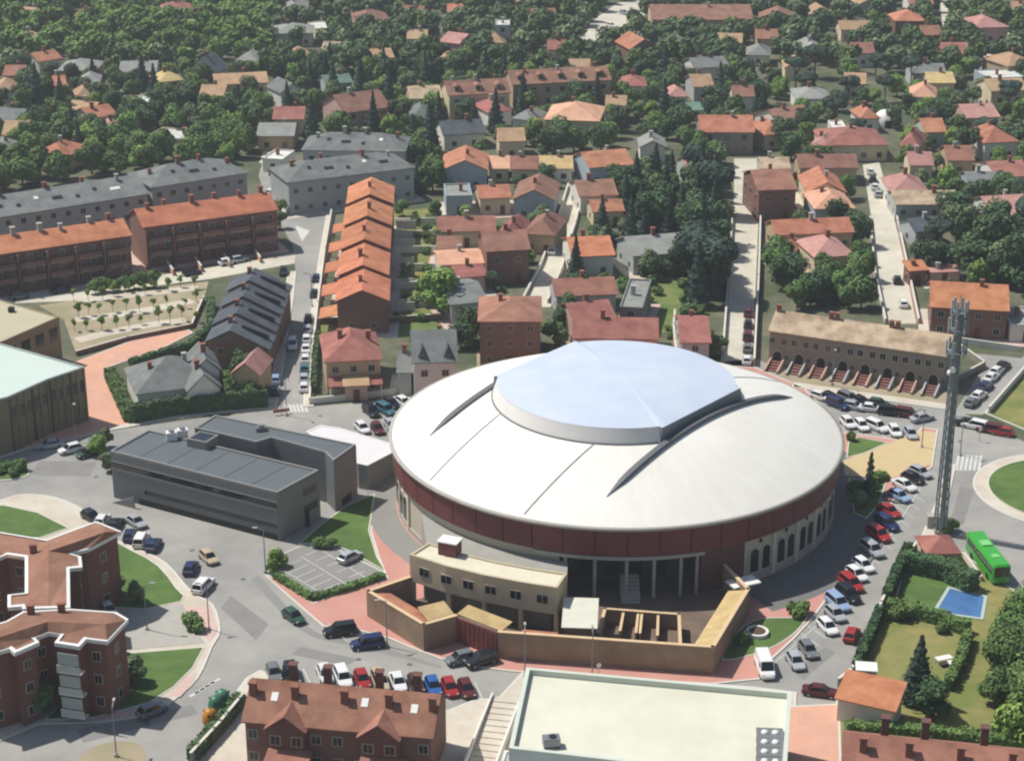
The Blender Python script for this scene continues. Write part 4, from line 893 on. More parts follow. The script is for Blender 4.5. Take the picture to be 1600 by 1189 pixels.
# orange row houses stepping up the side street
ROWG = 'orange row houses stepping up the side street'
units = [((522, 474), (608, 469)), ((528, 436), (603, 427)), ((532, 397), (606, 383)), ((539, 360), (609, 347)), ((544, 326), (612, 314))]
nm = ['first, with the bare gable wall', 'second, behind the bare gable', 'third, in the middle', 'fourth, above the middle', 'fifth, at the top end']
ctrs = [(566, 472), (567, 432), (570, 391), (574, 354), (578, 320)]
ax_ = P(578, 320, 9.4) - P(566, 472, 6.4); ax_.z = 0; ax_.normalize(); px_ = Vector((ax_.y, -ax_.x, 0)); units = []
for k, c in enumerate(ctrs):
    q_ = P(*c, 6.4 + .75 * k); units.append((unproject(q_ - px_ * 5.1), unproject(q_ + px_ * 5.1)))
for k, (a, b) in enumerate(units):
    ze = 6.4 + .75 * k; pa, pb2 = P(*a, ze), P(*b, ze)
    mid = (pa + pb2) / 2
    if k < 4: q = (P(*units[k + 1][0], ze + .75) + P(*units[k + 1][1], ze + .75)) / 2; dep = (q - mid).length
    T = H(a[0], a[1], b[0], b[1], dep + .2, ze, 2.2, 'e', 'bright', 'brick', '', chim=1, label=f'orange gabled row house, {nm[k]}', name='row_house', cat='row house', group=ROWG, wins=False)
    L = (pb2 - pa).length
    for s in (-1, 1):
        for q in range(3): window(T, s * (L / 2 - .41), dep * (q + .5) / 3, ze - 1.9, 1.2, 1.3, s * math.pi / 2)
    if k == 0:
        for x in (-2, 2): window(T, x, .4, 1.0, 1.0, 1.2)
    po = MB(); po.extrude([(-L / 2 - 3.2, 2.7), (-L / 2 + .35, 3.5), (-L / 2 + .35, 3.65), (-L / 2 - 3.2, 2.85)], (lambda p: (p[0], 1.0, p[1]), lambda p: (p[0], dep * .55, p[1])))
    po.build('porch_roof', RM('bright', 'Y'), T)
    for y in (1.2, dep * .5): MB().tube((-L / 2 - 3.0, y, 0), (-L / 2 - 3.0, y, 2.75), .14).build('porch_post', WM('brick'), T)
    pw = MB(); pw.box(L / 2 + .1, L / 2 + 4.5, dep - .3, dep - .1, 0, 1.9); pw.build('garden_wall', WM('white'), T)
# slate row houses on the other side of the street
p0, p1 = P(359, 517, 8.6), P(399, 419, 10.4); dv = (p1 - p0); dv.z = 0; dl = dv.length / 4; ang = math.atan2(dv.y, dv.x) - math.pi / 2
for k in range(4):
    c = p0 + dv.normalized() * dl * k; zt = 8.6 + .6 * k
    T = thing('row_house', ['slate grey row house at the lower end beside the mauve roof', 'second slate grey row house up the street', 'third slate grey row house up the street', 'slate grey row house at the top beside the fork'][k], 'row house', (c.x, c.y, 0), ang, 'slate row houses along the side street')
    mb = MB(); sec = [(-4.0, 0), (6.4, 0), (6.4, zt - 3.3), (0, zt - .12), (-4.0, zt - 2.0)]; mb.extrude(sec, (lambda p: (p[0], .1, p[1]), lambda p: (p[0], dl - .02, p[1]))); mb.build('wall', WM('brown'), T)
    rb = MB(); sec = [(-4.6, zt - 2.25), (0, zt), (7.0, zt - 3.55), (7.0, zt - 3.4), (0, zt + .16), (-4.6, zt - 2.1)]
    i = len(rb.v); rb.v += [(p[0], -.15, p[1]) for p in sec] + [(p[0], dl - .2, p[1]) for p in sec]
    for q in range(6): j = (q + 1) % 6; rb.f.append((i + q, i + j, i + 6 + j, i + 6 + q)); rb.m.append(0)
    for s in (0, 6): rb.f += [(i + s, i + s + 1, i + s + 4, i + s + 5), (i + s + 1, i + s + 2, i + s + 3, i + s + 4)]; rb.m += [0, 0]
    rr = rb.build('roof', RM('dslate', 'Y'), T)
    up = MB(); up.extrude([(1.6, zt - 1.2), (6.2, zt - 3.2), (6.2, zt - 2.0), (1.6, zt - .1)], (lambda p: (p[0], dl * .45, p[1]), lambda p: (p[0], dl * .55, p[1]))); up.build('party_wall', mat('dark_flashing', '41454a', var=.08), rr)  # party wall coloured darker than the house walls
    link('chimney', ME_chim, rr, (-.6, dl * .6, zt - .3))
    for y in (.3, .7): window(T, 6.4, dl * y, zt - 5.0, 1.2, 1.2, math.pi / 2); window(T, -4.0, dl * y, zt - 4.0, 1.1, 1.2, -math.pi / 2)
    if k == 0:
        for x in (-2, 1.5): window(T, x, .1, 4.2, 1.1, 1.2)
    HOUSES.append((c.x, c.y + 4, T['label']))
    M4 = Matrix.Translation((c.x, c.y, 0)) @ Matrix.Rotation(ang, 4, 'Z'); KEEP_OUT.append([tuple((M4 @ Vector(p)).to_2d()) for p in ((-5, -1, 0), (7.5, -1, 0), (7.5, dl + 1, 0), (-5, dl + 1, 0))])
# villas behind the arena
H(212, 618, 340, 602, 13, 3.8, 3.8, 'h', 'slate', 'white', '', chim=2, label='white walled villa with pale slate hipped roof behind a clipped hedge', name='villa', cat='villa')
H(292, 614, 348, 607, 10, 3.9, 2.8, 'e', 'slate', 'white', '', chim=1, label='front gabled slate wing of the white walled villa', name='villa', cat='villa')
H(300, 585, 347, 580, 9, 5.4, 2.4, 'e', 'slate', 'white', '', chim=1, label='gabled slate wing behind the white walled villa', name='villa', cat='villa', keep=True)
H(359, 586, 407, 589, 8, 5, 2.2, 'e', 'pink', 'tan', '', chim=0, label='small house with mauve gable roof below the slate row', near=True)
T = H(506, 568, 598, 563, 14, 6, 3, 'h', 'red', 'tan', '', chim=2, label='square villa with red hipped roof and two chimneys', name='villa', cat='villa')
rb = MB(); rb.extrude([(-2.6, 2.5), (.5, 3.2), (.5, 3.35), (-2.6, 2.65)], (lambda p: (-4.5, p[0], p[1]), lambda p: (4.8, p[0], p[1]))); rb.build('porch_roof', RM('red', 'X'), T)
for x in (-4.2, 0, 4.5): MB().tube((x, -2.4, 0), (x, -2.4, 2.55), .13).build('porch_post', WM('white'), T)
H(536, 605, 578, 603, 5, 2.8, .8, 'm', 'tan', 'pink', '', chim=0, label='low garden house with tan roof before the red hipped villa')
T = H(643, 569, 716, 567, 11, 7, 4, 'g', 'slate', 'white', '', chim=1, label='slate grey house with two steep dark dormers by the arena', name='villa', cat='villa')
for x in (-2.1, 2.3):
    do = MB(); do.extrude([(x - 1.1, 7.0), (x + 1.1, 7.0), (x, 9.7)], (lambda p: (p[0], .8, p[1]), lambda p: (p[0], 4.4, p[1]))); dd = do.build('dormer', RM('dslate', 'Y'), T); window(T, x, .78, 7.25, .7, 1.0)
H(619, 584, 646, 584, 9, 4.2, 2.4, 'g', 'slate', 'grey', '', chim=1, label='low slate wing joined to the house with steep dormers', near=True)

# stone terrace with stair ramps
T = H(1199, 518, 1479, 559, 10, 6.4, 2.4, 'g', 'stone', 'stone', '', chim=0, wins=False, label='long stone terrace with straw coloured tile roof and arched doors', name='terrace', cat='terrace')
a, b = P(1199, 518, 6.4), P(1479, 559, 6.4); L = (b - a).length
ME_sa = arch_mesh(2.0, 2.9, .12, mat('stone_surround', 'a39a88', var=.1), 'arched_door'); ME_sp = arch_mesh(1.5, 2.5, .06, M_dark, 'door_leaf')
for k in range(8):
    x = -L / 2 + L * (k + .5) / 8
    window(T, x - 1.1, .4, 4.1, 1.1, 1.3); window(T, x + 1.1, .4, 4.1, 1.1, 1.3)
    o = link('arched_door', ME_sa, T, (x, .39, .3)); link('door_leaf', ME_sp, o, (0, -.125, .02)); window(T, x + 1.7, .4, 1.4, .8, 1.0)
    for s in (-1, 1):
        mb = MB(); mb.extrude([(.3, .02), (-3.6, .02), (-3.6, .5), (.3, 1.5)], (lambda p: (x + s * 1.15 - .14, p[0], p[1]), lambda p: (x + s * 1.15 + .14, p[0], p[1]))); mb.build('stair_cheek', WM('grey') if k % 2 else WM('pink'), T)
    mb = MB()
    for q in range(4): mb.box(x - 1.0, x + 1.0, -.5 - q * .8, .35, .02, 1.0 - q * .25)
    mb.build('stair', mat('red_stair_tiles', '7d584e', var=.1), T)
for x, n in ((-L / 2 + .6, 1), (-L * .18, 2), (L * .16, 2)):
    for q in range(n): link('chimney', ME_chim, T, (x + q * 1.1, 4.8, 8.6))
# ------------------------------------------------------------------ flat roofed halls and apartment blocks
def origin(pts): 
    c = Vector((sum(p.x for p in pts) / len(pts), sum(p.y for p in pts) / len(pts), 0)); return c
def poly_hall(name, label, cat, pts, z, wall, roof, para=.5, pth=.35, z0=0.0, pm=None):
    """a flat roofed building whose roof outline shows at pts in the survey picture, height z"""
    w_ = [P(*p, z) for p in pts]; O = origin(w_); O.z = 0
    T = thing(name, label, cat, O)
    foot = [(p.x, p.y) for p in w_]; outer, inner = offset_poly(foot, pth)
    MB().prism(foot, z0, z - para).build('wall', wall, T, off=O)
    MB().prism([tuple(p) for p in inner], z - para, z - para + .12).build('roof', roof, T, off=O)
    mb = MB()
    for i in range(len(outer)):
        j = (i + 1) % len(outer)
        mb.face([(*outer[i], z), (*outer[j], z), (*inner[j], z), (*inner[i], z)]); mb.face([(*outer[i], z - para), (*outer[j], z - para), (*outer[j], z), (*outer[i], z)]); mb.face([(*inner[i], z - para), (*inner[j], z - para), (*inner[j], z), (*inner[i], z)])
    mb.build('parapet', pm or wall, T, off=O)
    KEEP_OUT.append([tuple(p) for p in offset_poly(foot, -1.0)[1]]); HOUSES.append((O.x, O.y, label))
    return T, O, w_
def face_frame(a, b):
    """local frame on a wall from a to b (seen from outside, left to right): x along, -y outwards"""
    d = (b - a); return Matrix.Translation((a.x, a.y, 0)) @ Matrix.Rotation(math.atan2(d.y, d.x), 4, 'Z'), Vector((d.x, d.y)).length
M_hall = mat('zinc_cladding', '6f7272', rough=.55, var=.07, scale=.4, stripes=('Z', 2.2, .05, .1))
M_halltop = mat('zinc_roof', '5d6365', rough=.6, var=.08, scale=.3, stripes=('X', 2.0, .05, .1))
M_hallend = mat('zinc_end_wall', '83827c', rough=.6, var=.08, scale=.4)
# dark zinc clad cultural hall
T, O, w_ = poly_hall('cultural_hall', 'long dark grey zinc clad hall with strip windows beside the arena', 'hall', ((172, 704), (433, 769), (498, 734), (232, 671)), 7.8, M_hall, M_halltop, para=.35, pm=M_hallend)
Mx, Lf = face_frame(w_[0], w_[1])
def onface(Mx, x0, x1, z0, z1, d0, d1, name, m, root, off): return MB().box(x0, x1, d0, d1, z0, z1, Mx).build(name, m, root, off=off)
onface(Mx, .1, Lf - .3, 5.2, 5.95, -.05, .05, 'strip_window', M_glass, T, O); onface(Mx, Lf * .2, Lf - .3, 1.95, 2.6, -.05, .05, 'strip_window', M_glass, T, O)
onface(Mx, Lf * .16, Lf - .3, .05, 1.0, -.06, .05, 'base_shade_strip', M_dark, T, O); onface(Mx, .2, Lf - .1, 6.1, 6.2, -.09, .05, 'trim', M_hallend, T, O); onface(Mx, .2, Lf - .1, 4.9, 5.0, -.09, .05, 'trim', M_hallend, T, O)  # no real recess at the base: a dark strip paints its shade
Mx2, L2 = face_frame(w_[1], w_[2])
MB().box(.05, L2 - .05, -.07, .03, .05, 7.4, Mx2).build('end_wall', M_hallend, T, off=O)
for z0 in (2.2, 4.9): MB().box(L2 * .6, L2 * .92, -.12, -.06, z0, z0 + 1.1, Mx2).build('end_window', M_glass, T, off=O)
MB().box(L2 * .62, L2 * .66, -.6, -.1, .1, 2.3, Mx2).build('end_door', M_dark, T, off=O)
rmp = MB(); rmp.extrude([(Lf * .03, .03), (Lf * .17, .03), (Lf * .17, 1.9)], (lambda p: Mx @ Vector((p[0], -1.6, p[1])), lambda p: Mx @ Vector((p[0], -1.35, p[1])))); rmp.build('ramp_wall', M_hallend, T, off=O)
for k in range(1, 6):
    pa, pb_ = w_[0].lerp(w_[1], k / 6), w_[3].lerp(w_[2], k / 6); d = pb_ - pa
    Mr = Matrix.Translation((pa.x, pa.y, 0)) @ Matrix.Rotation(math.atan2(d.y, d.x), 4, 'Z'); MB().box(.5, d.to_2d().length - .5, -.05, .05, 7.56, 7.64, Mr).build('roof_seam', M_hall, T, off=O)
# rear volume with a sunken patio
T, O, w_ = poly_hall('cultural_hall', 'rear block of the grey zinc hall with pinkish end wall', 'hall', ((508, 706), (521, 719), (556, 694), (336, 648), (304, 668), (400, 690), (424, 683)), 8.4, M_hall, M_halltop, para=.3, pm=M_hallend)
Mx, Lf = face_frame(w_[1], w_[2]); MB().box(.05, Lf - .05, -.07, .03, .05, 8.1, Mx).build('end_wall', mat('pink_grey_panel', '968b84', var=.08, scale=.5), T, off=O)
MB().box(Lf * .3, Lf * .7, -.12, -.06, .1, 1.3, Mx).build('end_window', M_glass, T, off=O)
q = [P(*p, 8.4) for p in ((292, 690), (322, 696), (342, 684), (312, 678))]; qo = origin(q); qo.z = 8.1
SK = thing('skylight', 'square glass skylight box between the two zinc roofs', 'skylight', qo)
MB().prism([(p.x, p.y) for p in q], 7.4, 8.9).build('frame', M_hallend, SK, off=qo)
MB().prism([tuple(p) for p in offset_poly([(p.x, p.y) for p in q], .35)[1]], 8.9, 8.95).build('glazing', M_glass, SK, off=qo)
for px, py, lb in ((268, 680, 'white rooftop duct box beside the skylight'), (285, 676, 'second white rooftop duct with round top beside the skylight'), (408, 672, 'dark vent hood on the rear zinc roof')):
    p = P(px, py, 8.3); AC_ = thing('rooftop_unit', lb, 'roof unit', (p.x, p.y, 7.6), R(14)); MB().box(-.8, .8, -.6, .6, 0, 1.3).build('casing', M_white if 'white' in lb else M_hall, AC_); MB().tube((0, 0, 1.3), (0, 0, 1.6), .45, n=12).build('fan', M_metal, AC_)
# white low link roof to the arena
poly_hall('link_hall', 'low white roofed link between zinc hall and arena', 'hall', ((478, 674), (560, 724), (574, 727), (616, 705), (610, 692), (530, 668), (500, 664)), 4.2, mat('link_wall', '8a8884', var=.08), mat('white_sheet_roof', 'd8d4d2', rough=.5, var=.04), para=.2, pm=M_white)

# left halls
T, O, w_ = poly_hall('sports_hall', 'big sports hall with mint white roof on the salmon plaza', 'sports hall', ((-110, 560), (-90, 645), (12, 620), (75, 592), (132, 573), (0, 536), (-60, 520)), 9.6, mat('olive_render', '8b8264', var=.12, scale=.3, col2='7c7458', mix_scale=.1), mat('mint_roof', 'c3d0c4', rough=.5, var=.04, scale=.1), para=.3, pm=mat('fascia_grey', '9aa39f', var=.06))
for i in (2, 3):
    Mx, Lf = face_frame(w_[i], w_[i + 1])
    for k in range(5): MB().box(Lf * (k + .2) / 5, Lf * (k + .75) / 5, -.08, .02, 5.4, 7.4, Mx).build('window', M_glass, T, off=O)
    for k in range(6): MB().box(Lf * k / 5.4 + .05, Lf * k / 5.4 + .35, -.22, .02, .1, 9.2, Mx).build('pilaster', M_brickd if k % 3 == 0 else mat('olive_render', '8b8264'), T, off=O)
T, O, w_ = poly_hall('sports_hall', 'beige flat roofed hall behind the mint white hall', 'hall', ((-120, 570), (5, 533), (92, 495), (0, 468), (-90, 450)), 8.6, mat('beige_render', '8f8266', var=.12, scale=.4), mat('beige_roof', 'b5ad90', var=.07, scale=.2), para=.25)
Mx, Lf = face_frame(w_[1], w_[2])
for k in range(4): MB().box(Lf * (k + .2) / 4, Lf * (k + .8) / 4, -.08, .02, 4.6, 7.0, Mx).build('window', M_glass, T, off=O)
p = P(18, 487, 8.5); v = thing('rooftop_unit', 'dark little vent on the beige hall roof', 'roof unit', (p.x, p.y, 8.45)); MB().box(-.5, .5, -.5, .5, 0, .9).build('casing', M_dark, v)

# pale flat hall in front
T, O, w_ = poly_hall('market_hall', 'large pale flat roofed hall with raised parapet', 'hall', ((795, 1168), (1000, 1192), (1228, 1218), (1237, 1080), (822, 1042)), 8.2, mat('hall_white', 'c9c9bd', var=.05), mat('cream_membrane', 'd4d2be', rough=.6, var=.06, scale=.2, col2='cac8b4', mix_scale=.08), para=.85, pth=.5, pm=mat('parapet_pale', 'c3cabb', var=.05))
poly_hall('market_hall', 'lower grey terrace joined to the pale flat hall', 'hall', ((760, 1260), (1215, 1290), (1228, 1222), (1000, 1196), (788, 1171)), 6.6, mat('hall_white', 'c9c9bd'), mat('grey_terrace', 'a3a6a8', var=.06), para=.3)
p = P(862, 1166, 7.4); v = thing('rooftop_unit', 'small grey air unit alone on the pale hall roof', 'roof unit', (p.x, p.y, 7.47), R(8)); MB().box(-1.0, .9, -.6, .6, .25, 1.2).build('casing', M_metal, v); MB().tube((.1, 0, 1.2), (.1, 0, 1.35), .42, n=14).build('fan', M_dark, v)
for s in (-.8, .7): MB().box(s - .1, s + .1, -.6, .6, 0, .25).build('foot', M_dark, v)
for k in range(4):
    p = P(1203, 1148 + k * 15, 7.5); v = thing('roof_skylight', ['dark roof light with two white domes beside the parapet corner', 'second dark roof light from the parapet corner', 'third dark roof light from the parapet corner', 'last dark roof light from the parapet corner'][k], 'roof light', (p.x, p.y, 7.48), R(-4), 'dark gridded roof lights along the hall edge'); MB().box(-1.5, 1.5, -1.0, 1.0, 0, .35).build('frame', M_hall, v)
    for q in range(2): MB().lathe([(.42, .36), (.36, .52), (.2, .6), (.01, .62)], (-.6 + q * 1.2, 0), 10).build('dome_light', M_white, v, smooth=True)

# brick apartments with white fascia
def ridged(name, label, cat, pts, ridge, z, rise, wall, roofm):
    w_ = [P(*p, z) for p in pts]; O = origin(w_); O.z = 0; T = thing(name, label, cat, O)
    foot = [(p.x, p.y) for p in w_]
    if area(foot) < 0: foot = foot[::-1]
    out, wal = offset_poly(foot, .45)
    MB().prism([tuple(p) for p in wal], .1, z - .25).build('wall', wall, T, off=O)
    rp = [P(*p, z + rise) for p in ridge[0]]
    vs = [Vector(p) for p in foot] + [Vector((p.x, p.y)) for p in rp]; n = len(foot)
    ed = [(i, (i + 1) % n) for i in range(n)] + [(n + a, n + b) for a, b in ridge[1]]
    v2, e2, f2, *_ = delaunay_2d_cdt(vs, ed, [], 1, 1e-4)
    def hz(v):
        return z + .1 + (rise if min((v - Vector((p.x, p.y))).length for p in rp) < .05 else 0)
    mb = MB(); mb.v = [(v.x, v.y, hz(v)) for v in v2]; mb.f = [tuple(f) for f in f2]; mb.m = [0] * len(mb.f)
    ro_ = mb.build('roof', roofm, T, off=O)
    inn = offset_poly(foot, .42)[1]; fb = MB()
    for i in range(n):
        j = (i + 1) % n; a, b, c, d = Vector(foot[i]), Vector(foot[j]), inn[j], inn[i]
        fb.face([(*a, z - .3), (*b, z - .3), (*b, z + .2), (*a, z + .2)]); fb.face([(*a, z + .2), (*b, z + .2), (*c, z + .26), (*d, z + .26)]); fb.face([(*a, z - .3), (*b, z - .3), (*c, z - .3), (*d, z - .3)])
    fb.build('fascia', M_white, T, off=O)
    KEEP_OUT.append([tuple(p) for p in offset_poly(foot, -1)[1]]); HOUSES.append((O.x, O.y, label))
    return T, O, [Vector((p.x, p.y, 0)) for p in wal]
M_aptroof = roofmat('rust', '996f5c', '89614f')
ZB = 10.4
TA, OA, wa = ridged('apartment_building', 'brick apartment building with white zigzag fascia beside the curved parked row', 'apartments', ((190, 832), (137, 860), (109, 866), (127, 871), (129, 888), (109, 890), (110, 951), (36, 953), (34, 949), (12, 951), (12, 931), (39, 928), (39, 872), (12, 868), (-40, 888), (-40, 826), (73, 845), (151, 816)),
                    (((165, 832), (76, 862), (74, 945), (-30, 857)), ((0, 1), (1, 2), (1, 3))), ZB, 1.15, M_brick, M_aptroof)
TB, OB, wb = ridged('apartment_building', 'brick apartment building with stacked white balconies on the front lawn', 'apartments', ((201, 969), (168, 1004), (135, 1000), (124, 1012), (85, 1006), (95, 993), (76, 990), (55, 998), (62, 1005), (23, 1022), (15, 1015), (-50, 1034), (-50, 990), (10, 972), (36, 957), (73, 955), (110, 953), (182, 958)),
                    (((165, 976), (74, 972), (-30, 1006)), ((0, 1), (1, 2))), ZB, 1.15, M_brick, M_aptroof)
def facade(T, O, w_, i, cols, sills=(1.2, 4.3, 7.4), w=1.1, h=1.35):
    """windows on wall edge i (counter clockwise outline)"""
    a, b = w_[i], w_[(i + 1) % len(w_)]; d = b - a; rz = math.atan2(d.y, d.x)
    for z in sills:
        for c in range(cols):
            p = a.lerp(b, (c + .5) / cols); window(T, p.x - O.x, p.y - O.y, z, w, h, rz)
for T, O, w_ in ((TA, OA, wa), (TB, OB, wb)):
    for i in range(len(w_)):
        d = (w_[(i + 1) % len(w_)] - w_[i]).length
        if d > 2.4: facade(T, O, w_, i, max(1, int(d / 3.2)))
def px_edge(w_, px0, px1): return None
for z in (1.0, 4.0, 7.0):                        # stacked balconies on the front
    a, b = P(128, 1014, ZB), P(86, 1008, ZB); a.z = b.z = 0; d = b - a
    Mb = Matrix.Translation((a.x, a.y, 0)) @ Matrix.Rotation(math.atan2(-d.y, -d.x), 4, 'Z')
    L = d.length; Mb = Matrix.Translation((b.x, b.y, 0)) @ Matrix.Rotation(math.atan2(-d.y, -d.x), 4, 'Z')
    s = MB().box(.2, L - .2, -.5, .6, z, z + .16, Mb).build('balcony', M_white, TB, off=OB)
    MB().box(.2, L - .2, -.52, -.44, z + .18, z + 1.1, Mb).build('balcony_front', mat('balcony_panel', 'b9bcb4', var=.05), s, off=OB)
    MB().box(.4, L - .4, -.42, -.34, z + 1.2, z + 2.7, Mb).build('balcony_glazing', mat('pale_blind', 'a7aca6', rough=.4, var=.08), s, off=OB)
for px, py, T, O, w0 in ((52, 858, TA, OA, 0), (96, 950, TA, OA, 0), (48, 953, TA, OA, 0)):
    p = P(px, py, ZB + .9); link('chimney', ME_chim, T, (p.x - O.x, p.y - O.y, ZB + .8), R(10), (1.3, .7, .55))

# brown tiled brick terrace in front
TT = H(376, 1129, 677, 1156, 9.6, 6.2, 3.0, 'g', 'terra', 'brick', '', chim=0, wins=False, label='red brick terrace with brown tiles, twin gables and tall chimneys', name='terrace', cat='terrace')
a, b = P(376, 1129, 6.2), P(677, 1156, 6.2); LT = (b - a).length
def tx(px): return -LT / 2 + LT * (px - 376) / 301
for px0, px1 in ((415, 482), (560, 628)):
    x0, x1 = tx(px0), tx(px1); gw = MB(); gable_walls(gw, x0 + .3, x1 - .3, -.5, 4.6, 6.0, 1.75, 'y'); gg = gw.build('gable_bay', M_brick, TT)
    gr = MB(); gable_roof(gr, x0, x1, -.9, 4.9, 6.0, 1.9, 'y'); gr.build('gable_roof', RM('terra', 'Y'), gg)
    for q in (.25, .75): window(TT, x0 + (x1 - x0) * q, -.5, 4.0, 1.3, 1.3)
    pr = MB(); pr.extrude([(-4.6, 2.6), (-.3, 3.5), (-.3, 3.65), (-4.6, 2.75)], (lambda p: (x0 + .4, p[0], p[1]), lambda p: (x1 + .6, p[0], p[1]))); pr.build('porch_roof', RM('terra', 'X'), TT)
    MB().box(x0 + .7, x1 + .3, -4.2, -.5, 0, 2.6).build('porch', M_brickd, TT)
for k in range(9):
    x = -LT / 2 + LT * (k + .5) / 9; inb = any(tx(p0) - .6 < x < tx(p1) + .6 for p0, p1 in ((415, 482), (560, 628)))
    if not inb: window(TT, x, .4, 4.0, 1.2, 1.25)
    window(TT, x, .4, 1.1, 1.2, 1.25)
mbc = MB(); mbc.box(-.42, .42, -.42, .42, -.8, 2.5); mbc.box(-.52, .52, -.52, .52, 2.5, 2.66); ME_tall = mbc.mesh('tall_chimney', M_brickd)
for px in (455, 510, 592, 652): link('tall_chimney', ME_tall, TT, (tx(px - 14), 5.6, 8.6), 0)
for px in (385, 452, 530, 600, 668): link('chimney', ME_chim, TT, (tx(px), 3.2, 8.1), 0, (1.1, 1.1, 1.2))
for px, y in ((420, 3.0), (562, 3.2), (640, 3.0)): o = MB().box(-.4, .4, -.55, .55, 0, .12).build('roof_window', M_white, TT); o.location = (tx(px), y, 6.2 + 3 * y / 4.8 + .1); o.rotation_euler.x = math.atan2(3, 4.8)
# second brick terrace, only its roof in view
T2 = H(1312, 1222, 1690, 1262, 10.5, 6.4, 3.0, 'g', 'terra', 'brick', '', chim=0, label='brown tiled brick terrace with tall chimneys below the garden', name='terrace', cat='terrace')
a, b = P(1312, 1222, 6.4), P(1690, 1262, 6.4); L2 = (b - a).length
for px in (1350, 1424, 1506, 1588): link('chimney', ME_chim, T2, (-L2 / 2 + L2 * (px - 1316) / 380, 3.6, 8.4), 0, (1.1, 1.1, 1.25))
for px in (1392, 1457, 1552): link('tall_chimney', ME_tall, T2, (-L2 / 2 + L2 * (px - 1324) / 380, 6.2, 8.8), 0)
H(1303, 1092, 1400, 1114, 5.2, 3.2, 1.3, 'm', 'bright', 'white', '', chim=0, wins=False, label='long garage with bright orange roof and white wall', name='garage', cat='garage', near=True)
H(1447, 868, 1503, 866, 6, 2.6, 1.3, 'h', 'red', 'cream', '', chim=0, label='small kiosk with red pyramid roof at the traffic island', name='kiosk', cat='kiosk')
# ------------------------------------------------------------------ vehicles
CARC = {'white': 'd9d9d6', 'silver': 'a4a8ab', 'grey': '6d7174', 'black': '1d1f22', 'red': '9c2a26', 'maroon': '5a2428', 'blue': '2b5b9a', 'dark blue': '232f55', 'teal': '3d6670', 'green': '33523f', 'bright green': '3fa03a', 'beige': 'b3a488', 'brown': '4f342c', 'light blue': '8ea6c4'}
def paint(c): return mat('paint_' + c.replace(' ', '_'), CARC[c], rough=.28, var=.03, scale=1, spec=.5, objvar=.05)
M_tyre = mat('tyre', '1b1b1b', rough=.9, var=.05); M_hub = mat('hub', '9a9c9e', rough=.4, metal=.6, var=.05)
M_lamp = mat('lamp_glass', 'd9d8d0', rough=.2, var=.03); M_tail = mat('tail_glass', '8c1f1c', rough=.25, var=.03); M_carglass = mat('car_glass', '1a1f23', rough=.08, var=.05, spec=.7)
# stations: x, half width, z bottom, z belt, half width of roof, z roof   (roof == belt where there is no cabin)
SHAPES = {
 'hatchback': (4.0, [(2.0, .60, .36, .60), (1.78, .79, .24, .72), (.95, .85, .20, .86), (0, .86, .20, .91), (-1.3, .86, .20, .94), (-1.85, .81, .24, .93), (-2.0, .72, .34, .84)], (.98, .30, -1.42, -1.88, .77, .60, .88, 1.47)),
 'saloon': (4.5, [(2.25, .62, .36, .60), (2.0, .80, .24, .72), (1.05, .86, .20, .85), (0, .87, .20, .90), (-1.2, .87, .20, .92), (-2.05, .83, .24, .90), (-2.25, .72, .34, .80)], (1.08, .35, -.95, -1.6, .78, .60, .87, 1.42)),
 'estate': (4.5, [(2.25, .64, .38, .66), (2.02, .84, .26, .80), (1.15, .90, .22, .96), (0, .91, .22, 1.0), (-1.4, .91, .22, 1.02), (-2.1, .87, .26, 1.0), (-2.25, .80, .36, .92)], (1.15, .5, -1.95, -2.2, .82, .68, .96, 1.68)),
 'van': (5.2, [(2.6, .72, .38, .72), (2.35, .90, .28, .95), (1.75, .97, .24, 1.12), (0, .98, .24, 1.15), (-2.0, .98, .24, 1.15), (-2.5, .96, .26, 1.15), (-2.6, .93, .36, 1.1)], (1.85, 1.15, -2.45, -2.58, .90, .80, 1.1, 2.15)),
}
def loft(st):
    mb = MB(); n = 8
    for x, hw, zb, zt in st:
        mb.v += [(x, -hw * .9, zb), (x, -hw, zb + .16), (x, -hw, zt - .14), (x, -hw * .9, zt), (x, hw * .9, zt), (x, hw, zt - .14), (x, hw, zb + .16), (x, hw * .9, zb)]
    for i in range(len(st) - 1):
        for k in range(n): j = (k + 1) % n; mb.f.append((i * n + k, i * n + j, i * n + n + j, i * n + n + k)); mb.m.append(0)
    mb.f += [tuple(range(n)), tuple(range((len(st) - 1) * n + n - 1, (len(st) - 1) * n - 1, -1))]; mb.m += [0, 0]
    return mb
CARM = {}
